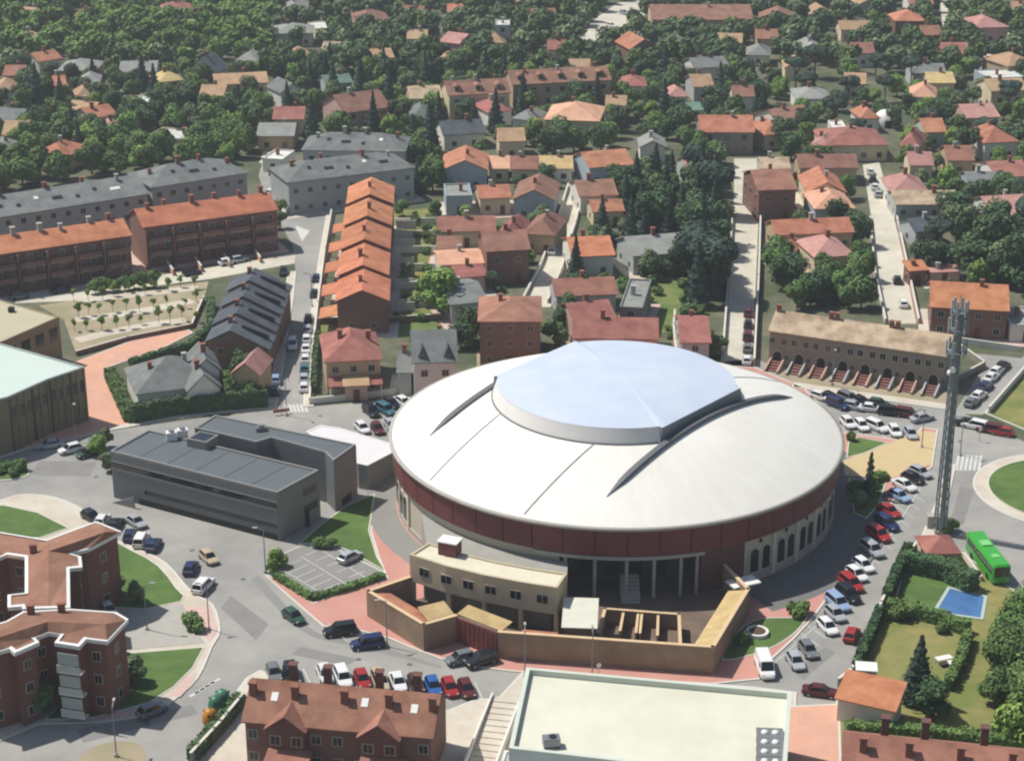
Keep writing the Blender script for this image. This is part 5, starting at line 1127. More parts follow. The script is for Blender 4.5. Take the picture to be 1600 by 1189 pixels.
def car_meshes(kind, col):
    if (kind, col) in CARM: return CARM[kind, col]
    L, st, (xf, xtf, xtr, xr, wb_, wt, zb, zt) = SHAPES[kind]
    mb = loft(st); i = len(mb.v)
    mb.v += [(xf, -wb_, zb - .1), (xf, wb_, zb - .1), (xr, wb_, zb - .1), (xr, -wb_, zb - .1), (xtf, -wt, zt - .05), (xtf, wt, zt - .05), (xtr, wt, zt - .05), (xtr, -wt, zt - .05),
             (xtf - .12, -wt * .86, zt), (xtf - .12, wt * .86, zt), (xtr + .12, wt * .86, zt), (xtr + .12, -wt * .86, zt)]
    for a in range(4): b = (a + 1) % 4; mb.f += [(i + a, i + b, i + 4 + b, i + 4 + a), (i + 4 + a, i + 4 + b, i + 8 + b, i + 8 + a)]; mb.m += [0, 0]
    mb.f.append((i + 8, i + 9, i + 10, i + 11)); mb.m.append(0)
    res = {'body': mb.mesh('body', paint(col), fix=False)}
    v = mb.v
    def pane(a, b, c, d, k=.1, out=.015, e=.0):
        q = [Vector(v[i + t]) for t in (a, b, c, d)]; ce = sum(q, Vector()) / 4; nrm = (q[1] - q[0]).cross(q[3] - q[0]).normalized()
        if nrm.dot(ce - Vector((0, 0, .9))) < 0: nrm = -nrm
        g = MB(); top = [ce + (p - ce) * (1 - k) + nrm * out for p in q]; top = [p + Vector((0, 0, .05 if p.z < ce.z else 0)) for p in top]; bot = [p - nrm * .03 for p in top]
        g.face(top); 
        for s in range(4): t = (s + 1) % 4; g.face([top[s], top[t], bot[t], bot[s]])
        return g
    def emit(g, nm): return g.mesh(nm, M_carglass)
    if ('glass', kind) not in CARM:
        gl = [('windscreen', emit(pane(0, 1, 5, 4), 'windscreen')), ('rear_window', emit(pane(2, 3, 7, 6, .16), 'rear_window'))]
        if kind != 'van': gl += [('side_window', emit(pane(1, 2, 6, 5, .12), 'side_window')), ('side_window', emit(pane(3, 0, 4, 7, .12), 'side_window'))]
        else:
            gl = gl[:1]
            for s in (-1, 1): g = MB(); g.box(.55, 1.35, s * .895 - .02, s * .895 + .02, 1.2, 1.75); gl.append(('side_window', emit(g, 'side_window')))
        CARM['glass', kind] = gl
    res['glass'] = CARM['glass', kind]; CARM[kind, col] = res
    return res
mbw = MB(); mbw.tube((0, -.1, 0), (0, .1, 0), .31, n=14); ME_tyre = mbw.mesh('wheel', M_tyre)
mbw = MB(); mbw.tube((0, -.115, 0), (0, .115, 0), .19, n=10); ME_hub = mbw.mesh('rim', M_hub)
mbw = MB(); mbw.box(-.05, .05, -.17, .17, -.07, .07); ME_head = mbw.mesh('headlight', M_lamp)
mbw = MB(); mbw.box(-.05, .05, -.14, .14, -.10, .10); ME_taill = mbw.mesh('tail_light', M_tail)
def car(kind, col, px, py, dx, dy, label, group, full=True, z=.02):
    p = P(px, py, z + .6); q = P(px + dx, py + dy, z + .6); d = q - p
    T = thing('van' if kind == 'van' else 'car', label, 'van' if kind == 'van' else 'car', (p.x, p.y, z), math.atan2(d.y, d.x), group)
    m = car_meshes(kind, col); L, st, cb = SHAPES[kind]
    link('body', m['body'], T)
    for nm_, g in m['glass']: link(nm_, g, T)
    hw = st[3][1]
    for x in (L * .31, -L * .31):
        for s in (-1, 1):
            o = link('wheel', ME_tyre, T, (x, s * (hw - .08), .31))
            if full: link('rim', ME_hub, o)
    if full:
        for s in (-1, 1):
            link('headlight', ME_head, T, (st[1][0] + .08, s * (st[1][1] - .2), st[1][3] - .1)); link('tail_light', ME_taill, T, (st[-1][0] - .01, s * (st[-1][1] - .14), st[-1][3] - .16))
    return T
KN = {'hatchback': 'hatchback', 'saloon': 'saloon car', 'estate': 'tall estate car', 'van': 'van'}
def row(where, group, cars, full=True, z=.02):
    """cars: (px, py, dx, dy, colour, kind); each label names the cars on either side"""
    for i, (px, py, dx, dy, c, k) in enumerate(cars):
        nb = [cars[j][4] for j in (i - 1, i + 1) if 0 <= j < len(cars)]
        if not nb: rel = ''
        elif len(nb) == 1: rel = f' beside a {nb[0]} car at row end'
        else: rel = f' between {nb[0]} and {nb[1]} cars' if nb[0] != nb[1] else f' between two {nb[0]} cars'
        car(k, c, px, py, dx, dy, f'{c} {KN[k]}{rel} {where}', group, full, z)
h, s_, e, v_ = 'hatchback', 'saloon', 'estate', 'van'
row('behind the brick terrace', 'cars parked behind the brick terrace', [(428, 1050, 12, 34, 'grey', h), (456, 1053, 12, 34, 'black', e), (508, 1052, 14, 34, 'white', h), (536, 1058, 15, 34, 'white', e), (566, 1060, 14, 34, 'red', h), (594, 1064, 14, 34, 'beige', e), (622, 1064, 14, 34, 'white', s_), (650, 1067, 14, 34, 'brown', h), (677, 1071, 14, 34, 'blue', h), (703, 1073, 15, 34, 'red', h), (729, 1075, 16, 34, 'maroon', h)])
row('below the pink apron', 'cars in the bays below the pink apron', [(531, 984, -24, 3, 'black', e), (574, 1004, -24, 3, 'dark blue', e)])
row('before the maroon yard gate', 'cars before the yard gate', [(719, 1027, -22, 5, 'grey', h), (752, 1030, -22, 6, 'black', e)], z=.14)
car(h, 'green', 459, 962, 20, 14, 'dark green hatchback driving past the pink apron alone', 'cars driving')
row('beside the brick apartments', 'cars along the curved pavement', [(160, 812, 10, -14, 'white', h), (180, 818, 10, -14, 'black', h), (203, 835, 7, -18, 'dark blue', h), (221, 843, 9, -17, 'white', e), (240, 850, 10, -15, 'dark blue', h), (298, 886, 9, -18, 'dark blue', h), (318, 914, 14, -14, 'white', e)])
car(s_, 'silver', 212, 814, 20, 12, 'silver saloon car driving beside the zinc hall alone', 'cars driving')
car(h, 'beige', 326, 870, 18, 16, 'beige hatchback driving on the curving road alone', 'cars driving')
car(h, 'white', 169, 952, 10, 12, 'white hatchback parked in the shade of the apartments', 'cars driving', z=.16)
car(h, 'grey', 238, 1108, 22, -10, 'dark grey hatchback at the kerb of the front lawn', 'cars driving')
car(h, 'black', 143, 806, 14, 8, 'black hatchback standing alone on the pale pavement', 'cars driving', z=.14)
row('in the arena diagonal row', 'cars in the long diagonal row by the arena', [(1195, 1042, 9, 24, 'white', v_), (1243, 1032, 13, 20, 'silver', h), (1263, 1014, 15, 20, 'grey', h), (1293, 978, 16, 16, 'white', h), (1305, 958, 16, 14, 'silver', h), (1309, 941, 17, 14, 'light blue', e), (1326, 928, 17, 13, 'black', e), (1330, 911, 17, 13, 'red', e), (1338, 896, 17, 12, 'white', h), (1349, 882, 17, 12, 'white', h), (1363, 858, 17, 12, 'silver', e), (1373, 834, 17, 11, 'red', e), (1386, 817, 17, 10, 'dark blue', e), (1389, 797, 17, 10, 'red', s_), (1405, 774, 18, 9, 'light blue', h), (1413, 757, 18, 9, 'white', s_), (1427, 746, 18, 8, 'black', h), (1438, 737, 18, 8, 'silver', h)])
car(h, 'red', 1331, 990, 8, -16, 'red hatchback driving beside the garden wall alone', 'cars driving')
car(s_, 'maroon', 1282, 1079, 24, 3, 'maroon saloon car outside the orange roofed garage alone', 'cars driving')
row('before the stone terrace', 'cars parked before the stone terrace', [(1282, 619, 16, 5, 'white', h), (1298, 621, 16, 8, 'black', h), (1309, 631, 18, 7, 'dark blue', e), (1326, 622, 16, 7, 'grey', e), (1334, 634, 18, 4, 'silver', h), (1346, 627, 16, 8, 'black', h), (1360, 637, 18, 2, 'white', s_), (1373, 630, 18, 3, 'green', h), (1392, 643, 18, 2, 'black', e), (1418, 646, 18, 3, 'maroon', e), (1441, 652, 18, -4, 'silver', s_)])
row('beside the sand plaza', 'cars beside the sand plaza', [(1325, 660, 12, 12, 'white', h), (1346, 664, 12, 12, 'white', h), (1370, 666, 14, 6, 'white', e), (1398, 673, 10, 14, 'white', h), (1423, 677, 10, 14, 'silver', h)])
row('behind the roundabout', 'cars on the road behind the roundabout', [(1507, 660, -18, -3, 'black', h), (1523, 664, -18, -4, 'white', e), (1546, 670, -18, -3, 'maroon', e), (1565, 674, -18, -3, 'red', h)])
row('behind the mast', 'cars in the side street behind the mast', [(1519, 628, 14, -10, 'grey', h), (1530, 617, 14, -10, 'white', h), (1540, 603, 14, -10, 'dark blue', h), (1549, 589, 14, -10, 'white', s_), (1558, 579, 14, -10, 'white', h), (1567, 571, 14, -10, 'black', h)], full=False)
row('along the side street kerb', 'cars along the side street kerb', [(475, 604, .4, -14, 'white', h), (475, 590, .4, -14, 'silver', h), (476, 575, .6, -14, 'teal', h), (477, 560, .8, -14, 'white', h), (478, 544, .8, -14, 'white', s_), (479, 529, .8, -14, 'white', h), (480, 514, .9, -14, 'silver', h), (482, 497, .9, -14, 'black', h), (491, 458, .9, -14, 'black', h), (494, 434, .9, -14, 'dark blue', h)], full=False)
car(e, 'white', 457, 538, -.5, 14, 'white tall estate car driving down the side street alone', 'cars driving', False)
row('beside the slate row', 'cars beside the slate row', [(431, 592, .8, -14, 'light blue', h), (429, 610, .8, -14, 'dark blue', h)], full=False)
car(h, 'black', 443, 424, -.5, 14, 'black hatchback at the top of the slate row alone', 'cars driving', False)
row('behind the white link roof', 'cars behind the white link roof', [(566, 668, 12, 12, 'white', h), (590, 669, 10, 14, 'maroon', h), (611, 664, 10, 14, 'silver', h)])
row('below the red hipped villa', 'cars below the red hipped villa', [(580, 642, 12, 10, 'black', e), (603, 640, 14, 8, 'teal', e), (612, 630, 12, 8, 'black', h), (631, 628, 12, 8, 'white', h)])
row('beside the salmon plaza', 'cars beside the salmon plaza', [(78, 694, -22, 3, 'silver', s_), (110, 701, -20, 5, 'white', h), (137, 707, -20, 6, 'green', h)])
row('on the curved lane', 'cars on the curved lane', [(868, 379, 5, -14, 'white', h), (863, 391, 5, -14, 'white', e)], full=False)
row('behind the stone terrace', 'cars on the lane behind the stone terrace', [(1402, 437, -2, -14, 'black', h), (1412, 474, -2, -14, 'white', h)], full=False)
row('along the straight lane', 'cars along the straight lane', [(1169, 488, .3, -14, 'maroon', h), (1169, 506, .3, -14, 'black', h), (1168, 524, .3, -14, 'maroon', e), (1168, 543, .3, -14, 'grey', h), (1167, 562, .3, -14, 'white', h)], full=False)
row('in the small parking lot', 'cars in the small parking lot', [(547, 869, 16, -8, 'silver', h)], z=.1)
row('at the side street top', 'cars at the top of the side street', [(424, 300, 12, -6, 'white', h), (437, 318, 14, -5, 'black', h), (452, 284, 12, 4, 'white', h)], full=False)
row('before the brick terraces', 'cars on the pale lane by the brick terraces', [(356, 409, 16, -3, 'white', h), (374, 405, 16, -3, 'silver', h), (300, 425, 16, -3, 'black', h), (155, 444, 16, -3, 'black', h), (96, 452, 16, -3, 'black', s_), (30, 462, 16, -3, 'grey', h)], full=False)
row('in the far yard', 'cars in the wide far yard', [(815, 62, 10, 3, 'white', h), (830, 72, 10, 3, 'silver', h), (842, 48, 10, 3, 'white', h), (808, 82, 10, 3, 'white', h), (955, 40, 10, 3, 'white', h), (975, 20, 10, 3, 'silver', h)], full=False)
row('past the dome tent', 'cars on the lane past the dome tent', [(1360, 268, -2, -10, 'white', h), (1364, 280, -2, -10, 'black', h), (1367, 292, -2, -10, 'white', h), (1372, 303, -2, -10, 'silver', h)], full=False)

# bus
p, q = P(1528, 852, 1.5), P(1560, 893, 1.5); d = q - p; c = (p + q) / 2
B = thing('bus', 'bright green coach parked beside the kiosk', 'bus', (c.x, c.y, .02), math.atan2(d.y, d.x))
LB = 10.8; mb = MB(); sec = [(-1.22, .35), (-1.27, .6), (-1.27, 2.75), (-1.05, 3.1), (1.05, 3.1), (1.27, 2.75), (1.27, .6), (1.22, .35)]
mb.extrude(sec, (lambda p: (-LB / 2, p[0], p[1]), lambda p: (LB / 2 - .25, p[0], p[1]))); mb.build('body', paint('bright green'), B)
fb = MB(); fb.extrude([(p[0] * .98, min(p[1], 3.0)) for p in sec], (lambda p: (LB / 2 - .25, p[0], p[1]), lambda p: (LB / 2, p[0] * .94, p[1] * .985))); fb.build('front', paint('bright green'), B)
MB().box(LB / 2 - .02, LB / 2 + .03, -1.08, 1.08, 1.35, 2.75).build('windscreen', M_carglass, B); MB().box(-LB / 2 - .04, -LB / 2 + .02, -1.0, 1.0, 1.7, 2.6).build('rear_window', M_carglass, B)
for s in (-1, 1):
    for k in range(6): MB().box(-LB / 2 + .6 + k * 1.65, -LB / 2 + 2.1 + k * 1.65, s * 1.27 - .02, s * 1.27 + .02, 1.55, 2.5).build('side_window', M_carglass, B)
    for x in (-3.0, 3.3): MB().tube((x, s * 1.1, .48), (x, s * 1.3, .48), .48, n=18).build('wheel', M_tyre, B)
    o = link('headlight', ME_head, B, (LB / 2 + .02, s * .9, .85)); o = link('tail_light', ME_taill, B, (-LB / 2 - .02, s * 1.0, 1.0))
MB().box(-2.2, -.6, -.7, .7, 3.1, 3.3).build('roof_unit', mat('pale_green_hatch', '7cbf74', var=.05), B); MB().box(2.0, 3.0, -.5, .5, 3.1, 3.2).build('roof_hatch', mat('pale_green_hatch', '7cbf74'), B)
# ------------------------------------------------------------------ trees, shrubs, hedges
def leafmat(name, c, c2, var=.3, objvar=.22, hue=.012):
    m = mat(name, c, rough=.75, var=.18, scale=.5, col2=c2, mix_scale=.45, island=var, objvar=objvar, hue=hue, spec=.25); return m
LM = {'mid': leafmat('leaves_mid', '667f42', '536d3c'), 'dark': leafmat('leaves_dark', '526a42', '445c3b'), 'olive': leafmat('leaves_olive', '717f54', '60704a'), 'light': leafmat('leaves_light', '7c9645', '66843f'), 'pine': leafmat('needles', '485c4b', '3c5041'), 'cyp': leafmat('cypress_needles', '445640', '3a4c38'), 'plum': leafmat('leaves_plum', '55353a', '472b30')}
def leaf(mb, c, n, s, rnd, flat=.0):
    """one small two triangle leaf clump facing roughly n"""
    t = n.orthogonal().normalized(); t.rotate(Matrix.Rotation(rnd.uniform(0, 6.28), 3, n)); b = n.cross(t)
    a = s * rnd.uniform(.7, 1.25); w_ = a * rnd.uniform(.5, .8)
    mb.f.append(tuple(range(len(mb.v), len(mb.v) + 4))); mb.m.append(0)
    mb.v += [tuple(c - t * a), tuple(c - b * w_ + n * a * .15), tuple(c + t * a), tuple(c + b * w_ + n * a * .15)]
def crown_broad(seed, rx, rz, n, s, lobes=9, zc=None, low=.25):
    rnd = random.Random(seed); mb = MB(); zc = zc if zc is not None else rz + 1.2
    L = []
    for k in range(lobes):
        a = rnd.uniform(0, 6.28); r = rx * rnd.uniform(.25, .68); z = zc + rz * rnd.uniform(-.55, .62)
        L.append((Vector((r * math.cos(a), r * math.sin(a), z)), rx * rnd.uniform(.32, .55)))
    L.append((Vector((0, 0, zc + rz * .3)), rx * .6))
    for k in range(n):
        c, q = rnd.choice(L); d = Vector((rnd.gauss(0, 1), rnd.gauss(0, 1), rnd.gauss(0, .85))).normalized()
        p = c + d * q * rnd.uniform(.62, 1.08) * Vector((1, 1, .85)).length / 1.65
        nn = (d + Vector((rnd.uniform(-.6, .6), rnd.uniform(-.6, .6), rnd.uniform(-.1, .7)))).normalized()
        leaf(mb, p, nn, s, rnd)
    return mb
def crown_cone(seed, r, h, n, s, z0=1.0, power=1.0):
    rnd = random.Random(seed); mb = MB()
    for k in range(n):
        t = rnd.random() ** 1.35; z = z0 + (h - z0) * t; a = rnd.uniform(0, 6.28)
        rr = r * (1 - t) ** power * (.72 + .28 * math.sin(z * 5.2 + a * 1.0)) * rnd.uniform(.55, 1.05) + .1
        d = Vector((math.cos(a), math.sin(a), rnd.uniform(-.15, .7))).normalized()
        leaf(mb, Vector((rr * math.cos(a), rr * math.sin(a), z - rr * .12)), d, s * (1.1 - .5 * t), rnd)
    return mb
def crown_umbrella(seed, rx, h, n, s):
    rnd = random.Random(seed); mb = MB()
    L = [(Vector((rx * .55 * math.cos(a) * rnd.uniform(.7, 1.1), rx * .55 * math.sin(a) * rnd.uniform(.7, 1.1), h - rx * rnd.uniform(.35, .6))), rx * rnd.uniform(.36, .5)) for a in [k * .8976 for k in range(7)]] + [(Vector((0, 0, h - rx * .38)), rx * .5)]
    for k in range(n):
        c, q = rnd.choice(L); d = Vector((rnd.gauss(0, 1), rnd.gauss(0, 1), rnd.gauss(.25, .8))).normalized()
        leaf(mb, c + Vector((d.x, d.y, d.z * .7)) * q * rnd.uniform(.7, 1.05), (d + Vector((rnd.uniform(-.5, .5), rnd.uniform(-.5, .5), .3))).normalized(), s, rnd)
    return mb
def trunk(seed, h, r, spread):
    rnd = random.Random(seed); mb = MB(); mb.tube((0, 0, -.1), (rnd.uniform(-.15, .15), rnd.uniform(-.15, .15), h * .55), r, r * .65, 7)
    for k in range(4):
        a = k * 1.57 + rnd.uniform(-.5, .5); z = h * rnd.uniform(.38, .52); mb.tube((0, 0, z), (spread * math.cos(a), spread * math.sin(a), h * rnd.uniform(.72, .9)), r * .5, r * .15, 5)
    return mb
PROTO = {}
def proto(kind, crowns, trunk_mb):
    PROTO[kind] = (crowns, trunk_mb.mesh('trunk', M_wood, fix=False))
def mk(kind, lm, builders, trk): proto(kind, [b.mesh('crown', LM[lm], fix=False) for b in builders], trk)
mk('garden', 'mid', [crown_broad(100 + k, 4.4, 4.2, 9000, .27, 16) for k in range(2)], trunk(1, 8.5, .34, 2.2))
mk('round', 'mid', [crown_broad(10 + k, 3.4, 2.9, 2300, .40) for k in range(3)], trunk(1, 6, .24, 1.6))
mk('dark', 'dark', [crown_broad(20 + k, 3.6, 3.3, 2400, .40, 11) for k in range(3)], trunk(2, 6.6, .28, 1.7))
mk('olive', 'olive', [crown_broad(30 + k, 3.0, 2.4, 1900, .38, 8) for k in range(2)], trunk(3, 5, .22, 1.5))
mk('light', 'light', [crown_broad(40 + k, 3.2, 2.8, 2100, .38, 9) for k in range(2)], trunk(4, 6, .2, 1.5))
mk('pine', 'pine', [crown_umbrella(50 + k, 4.0, 9.5, 2400, .42) for k in range(2)], trunk(5, 9, .3, 2.2))
mk('fir', 'pine', [crown_cone(60 + k, 2.8, 11, 2300, .44) for k in range(2)], trunk(6, 9, .26, .1))
mk('cypress', 'cyp', [crown_cone(70 + k, 1.25, 8.5, 1300, .30, .3, .6) for k in range(2)], trunk(7, 6, .16, .1))
mk('young', 'light', [crown_broad(80 + k, 1.3, 1.5, 420, .26, 5, 3.4) for k in range(2)], trunk(8, 4, .09, .6))
mk('shrub', 'mid', [crown_broad(90 + k, 1.3, .8, 520, .24, 6, .75) for k in range(2)], trunk(9, 1.2, .06, .5))
KINDN = {'garden': ('garden_tree', 'big leafy garden tree'), 'round': ('round_tree', 'round leafy green tree'), 'dark': ('broadleaf_tree', 'dark dense broadleaf tree'), 'olive': ('olive_tree', 'grey green loose tree'), 'light': ('light_green_tree', 'light green leafy tree'), 'pine': ('pine_tree', 'dark umbrella pine'), 'fir': ('fir_tree', 'tall dark pointed conifer'), 'cypress': ('cypress', 'slim dark cypress'), 'young': ('young_tree', 'thin young street tree'), 'shrub': ('shrub', 'low green shrub')}
KG = {'garden': 'big garden trees beside the pool', 'round': 'round leafy trees in the gardens', 'dark': 'dark broadleaf trees in the gardens', 'olive': 'grey green trees in the gardens', 'light': 'light green trees in the gardens', 'pine': 'umbrella pines', 'fir': 'pointed conifers', 'cypress': 'cypresses', 'young': 'young street trees', 'shrub': 'garden shrubs'}
TREES = []; NTREE = {}; USED = set()
def short(lb):
    w_ = lb.split(); return ' '.join(w_[:10]) if len(w_) > 10 else lb
def tree(kind, x, y, sc=1.0, where=None, z=.02, rnd=random):
    nm_, ph = KINDN[kind]
    if where is None:
        size = 'big ' if sc > 1.25 else 'small ' if sc < .8 else ''
        for hb in sorted(HOUSES, key=lambda q: (q[0] - x) ** 2 + (q[1] - y) ** 2)[:9]:
            dx, dy = x - hb[0], y - hb[1]; rel = 'in front of' if dy < -abs(dx) else 'behind' if dy > abs(dx) else 'beside'
            lab = cut(f'{size}{ph} {rel} the {hb[2]}', 16)
            if lab not in USED: break
        USED.add(lab)
    else: lab = f'{ph} {where}'
    T = thing(nm_, lab, 'shrub' if kind == 'shrub' else 'tree', (x, y, z), rnd.uniform(0, 6.28), KG[kind]); T.scale = (sc * rnd.uniform(.9, 1.1), sc * rnd.uniform(.9, 1.1), sc * rnd.uniform(.88, 1.15))
    cr, tk = PROTO[kind]; link('crown', rnd.choice(cr), T); link('trunk', tk, T)
    TREES.append((x, y, sc)); NTREE[kind] = NTREE.get(kind, 0) + 1
    return T
def free(x, y, m=0.0, soft=True):
    for poly in KEEP_OUT:
        if inside((x, y), poly): return False
        if m and any(dist_seg((x, y), poly[i], poly[(i + 1) % len(poly)]) < m for i in range(len(poly))): return False
    if soft and m < 5 and any(min(dist_seg((x, y), q_[i], q_[(i + 1) % len(q_)]) for i in range(len(q_))) < 2.9 for q_ in LANE_POLY): return False
    if soft:
        for poly in SOFT_OUT:
            if inside((x, y), poly): return False
            if m and any(dist_seg((x, y), poly[i], poly[(i + 1) % len(poly)]) < m * .8 for i in range(len(poly))): return False
    return True
def tp(kind, px, py, sc=1.0, where=None, z=.02): p = P(px, py); return tree(kind, p.x, p.y, sc, where, z)
rt = random.Random(11)
# named single trees
for k, px, py, sc in (('light', 690, 492, 1.5), ('round', 676, 478, 1.0), ('light', 710, 480, .9), ('fir', 1432, 1098, .95), ('dark', 1456, 1120, .7), ('garden', 1576, 1088, 1.0), ('garden', 1612, 1072, 1.1), ('garden', 1600, 1020, .95), ('garden', 1626, 1140, 1.05), ('round', 1552, 1108, .75), ('garden', 1636, 990, .95), ('garden', 1590, 1052, .95), ('light', 1585, 1160, .8),
                      ('cypress', 1357, 778, .8), ('round', 1372, 772, .55), ('olive', 1340, 795, .5), ('olive', 175, 735, .55), ('light', 152, 712, .55), ('olive', 165, 700, .5), ('light', 435, 885, .45), ('light', 425, 896, .35),
                      ('olive', 1575, 440, 1.5), ('dark', 1548, 425, 1.5), ('dark', 1590, 455, 1.4), ('light', 1530, 448, .8),
                      ('dark', 30, 1112, .75), ('dark', 62, 1118, .65), ('dark', 8, 1108, .8), ('olive', 205, 1070, .7), ('olive', 190, 1055, .6), ('olive', 182, 930, .5), ('olive', 215, 942, .45),
                      ('dark', 735, 535, .8), ('dark', 720, 545, .7), ('round', 1118, 560, .7), ('dark', 880, 525, .75), ('round', 868, 540, .7), ('dark', 888, 500, .6),
                      ('fir', 488, 318, 1.0), ('fir', 462, 312, .9), ('dark', 510, 322, .9), ('fir', 655, 300, .9), ('round', 440, 335, .5), ('dark', 382, 608, .75), ('round', 360, 625, .7), ('round', 395, 630, .6), ('light', 372, 612, .5)): tp(k, px, py, sc)
# tall dark belt beside the straight lane
for i in range(26):
    t = i / 25; px = 1116 - 14 * math.sin(i * 2.1) - (i % 3) * 16; py = 292 + 190 * t + rt.uniform(-5, 5)
    p = P(px, py)
    if free(p.x, p.y, .8): tp(rt.choice(['dark', 'fir', 'dark', 'pine']), px, py, rt.uniform(.95, 1.3))
for i in range(16):
    px, py = rt.uniform(968, 1056), rt.uniform(285, 425); p = P(px, py)
    if free(p.x, p.y, 1.2): tp(rt.choice(['fir', 'fir', 'dark']), px, py, rt.uniform(.85, 1.15))
# young trees of the sandy park
for i in range(30):
    px, py = 118 + (i % 10) * 21 + rt.uniform(-5, 5), 462 + (i // 10) * 26 - (i % 10) * 2.2 + rt.uniform(-4, 4)
    tp('young', px, py + 8, rt.uniform(.45, .7), f"in the park's {['upper', 'middle', 'lower'][i // 10]} row, {['first', 'second', 'third', 'fourth', 'fifth', 'sixth', 'seventh', 'eighth', 'ninth', 'tenth'][i % 10]} from the beige hall")
for i in range(7): tp('round', 150 + i * 15, 458 - i * 1.5, rt.uniform(.35, .5), f"at the sandy park's top edge, {['first', 'second', 'third', 'fourth', 'fifth', 'sixth', 'seventh'][i]} from the beige hall")
# shrub beds
for px, py, wh in ((1340, 770, 'in the planted bed beside the sand plaza'), (1350, 790, 'in the planted bed beside the sand plaza'), (1365, 762, 'in the planted bed beside the sand plaza'), (1330, 690, 'on the grass triangle by the sand plaza'), (1250, 962, 'at the pink path below the arena'), (1236, 958, 'at the pink path below the arena'), (1160, 1005, 'beside the round planter'),
                   (12, 738, 'in the middle of the little island before the plaza'), (32, 735, 'at the tip of the little island before the plaza'), (-4, 742, 'at the blunt end of the little island before the plaza'), (22, 745, 'on the kerb side of the little island before the plaza'), (205, 742, 'at the corner of the zinc hall'), (190, 738, 'at the corner of the zinc hall'), (515, 856, 'beside the small parking lot'), (500, 854, 'beside the small parking lot'),
                   (300, 985, 'on the corner of the concrete yard'), (1405, 968, 'on the dry garden lawn'), (1472, 988, 'on the dry garden lawn'), (1484, 828, 'at the foot of the mast'), (1478, 832, 'at the foot of the mast')): tp('shrub', px, py, rt.uniform(.8, 1.3), wh, .1)
# gardens between the houses
def scatter(poly_px, spacing, mix, sc=(.7, 1.15), p_keep=1.0, margin=1.3, cap=999):
    poly = px_poly(*poly_px); xs = [p[0] for p in poly]; ys = [p[1] for p in poly]; y = min(ys); n = 0
    while y < max(ys):
        x = min(xs)
        while x < max(xs):
            q = (x + rt.uniform(-.42, .42) * spacing, y + rt.uniform(-.42, .42) * spacing); x += spacing
            if rt.random() > p_keep or n >= cap or not inside(q, poly) or not free(q[0], q[1], margin): continue
            if any((q[0] - t[0]) ** 2 + (q[1] - t[1]) ** 2 < (spacing * .45) ** 2 for t in TREES): continue
            tree(rt.choice(mix), q[0], q[1], rt.uniform(*sc), rnd=rt); n += 1
        y += spacing
scatter(((690, 270), (900, 262), (840, 460), (690, 470)), 6, ['round', 'dark', 'olive', 'light'], (.4, .75), .8, .5)
scatter(((925, 265), (1130, 262), (1120, 440), (1000, 440), (860, 470)), 6.2, ['round', 'dark', 'fir', 'olive'], (.55, .95), .85, .5)
scatter(((1195, 265), (1345, 262), (1385, 500), (1205, 482)), 6.5, ['round', 'dark', 'round', 'olive'], (.6, 1.0), .85, .6)
scatter(((1190, 402), (1375, 412), (1390, 502), (1205, 480)), 5.6, ['round', 'dark', 'round'], (.7, 1.05), .9, .4)
scatter(((1420, 330), (1640, 335), (1640, 465), (1432, 440)), 7, ['dark', 'pine', 'dark', 'olive'], (.8, 1.3), .85, .8)
scatter(((1385, 258), (1640, 250), (1640, 335), (1410, 335)), 7.5, ['round', 'dark', 'olive', 'light'], (.6, 1.0), .8, .8)
scatter(((616, 335), (690, 330), (700, 450), (625, 460)), 6, ['olive', 'round', 'shrub'], (.4, .65), .45, .3)
scatter(((-60, 245), (400, 200), (425, 262), (200, 272), (-60, 318)), 5.8, ['light', 'round', 'round'], (.85, 1.2), 1, .5)
scatter(((-60, 200), (400, 170), (400, 205), (-60, 250)), 6.4, ['dark', 'round', 'round', 'olive'], (.8, 1.15), .95, .5)
scatter(((-60, 412), (440, 352), (455, 392), (220, 430), (-60, 468)), 6, ['olive', 'round', 'shrub', 'dark'], (.4, .6), .6, .6)
scatter(((640, 215), (700, 212), (690, 330), (655, 330)), 6, ['dark', 'fir', 'round'], (.8, 1.1), .9, .5)
scatter(((400, 215), (470, 215), (455, 300), (405, 290)), 7, ['dark', 'olive'], (.5, .9), .5, .5)
scatter(((1200, 120), (1640, 115), (1640, 262), (1200, 262)), 7.2, ['dark', 'round', 'pine', 'olive', 'light'], (.6, 1.0), .85, .7)
scatter(((640, 115), (1200, 120), (1200, 262), (930, 250), (640, 250)), 7.0, ['dark', 'round', 'fir', 'dark', 'light'], (.65, 1.05), .9, .7)
scatter(((-60, 118), (640, 115), (640, 232), (-60, 260)), 7.0, ['dark', 'round', 'fir', 'olive', 'light', 'round'], (.7, 1.1), .9, .7)

for pg, sp in ((((690, 270), (1130, 262), (1120, 545), (720, 560)), 5.0), (((1195, 265), (1640, 255), (1640, 470), (1205, 482)), 5.4), (((616, 335), (700, 330), (700, 500), (620, 505)), 4.2), (((205, 600), (420, 590), (420, 640), (210, 655)), 4.5)):
    scatter(pg, sp, ['shrub'], (.7, 1.5), .6, .2, 75)
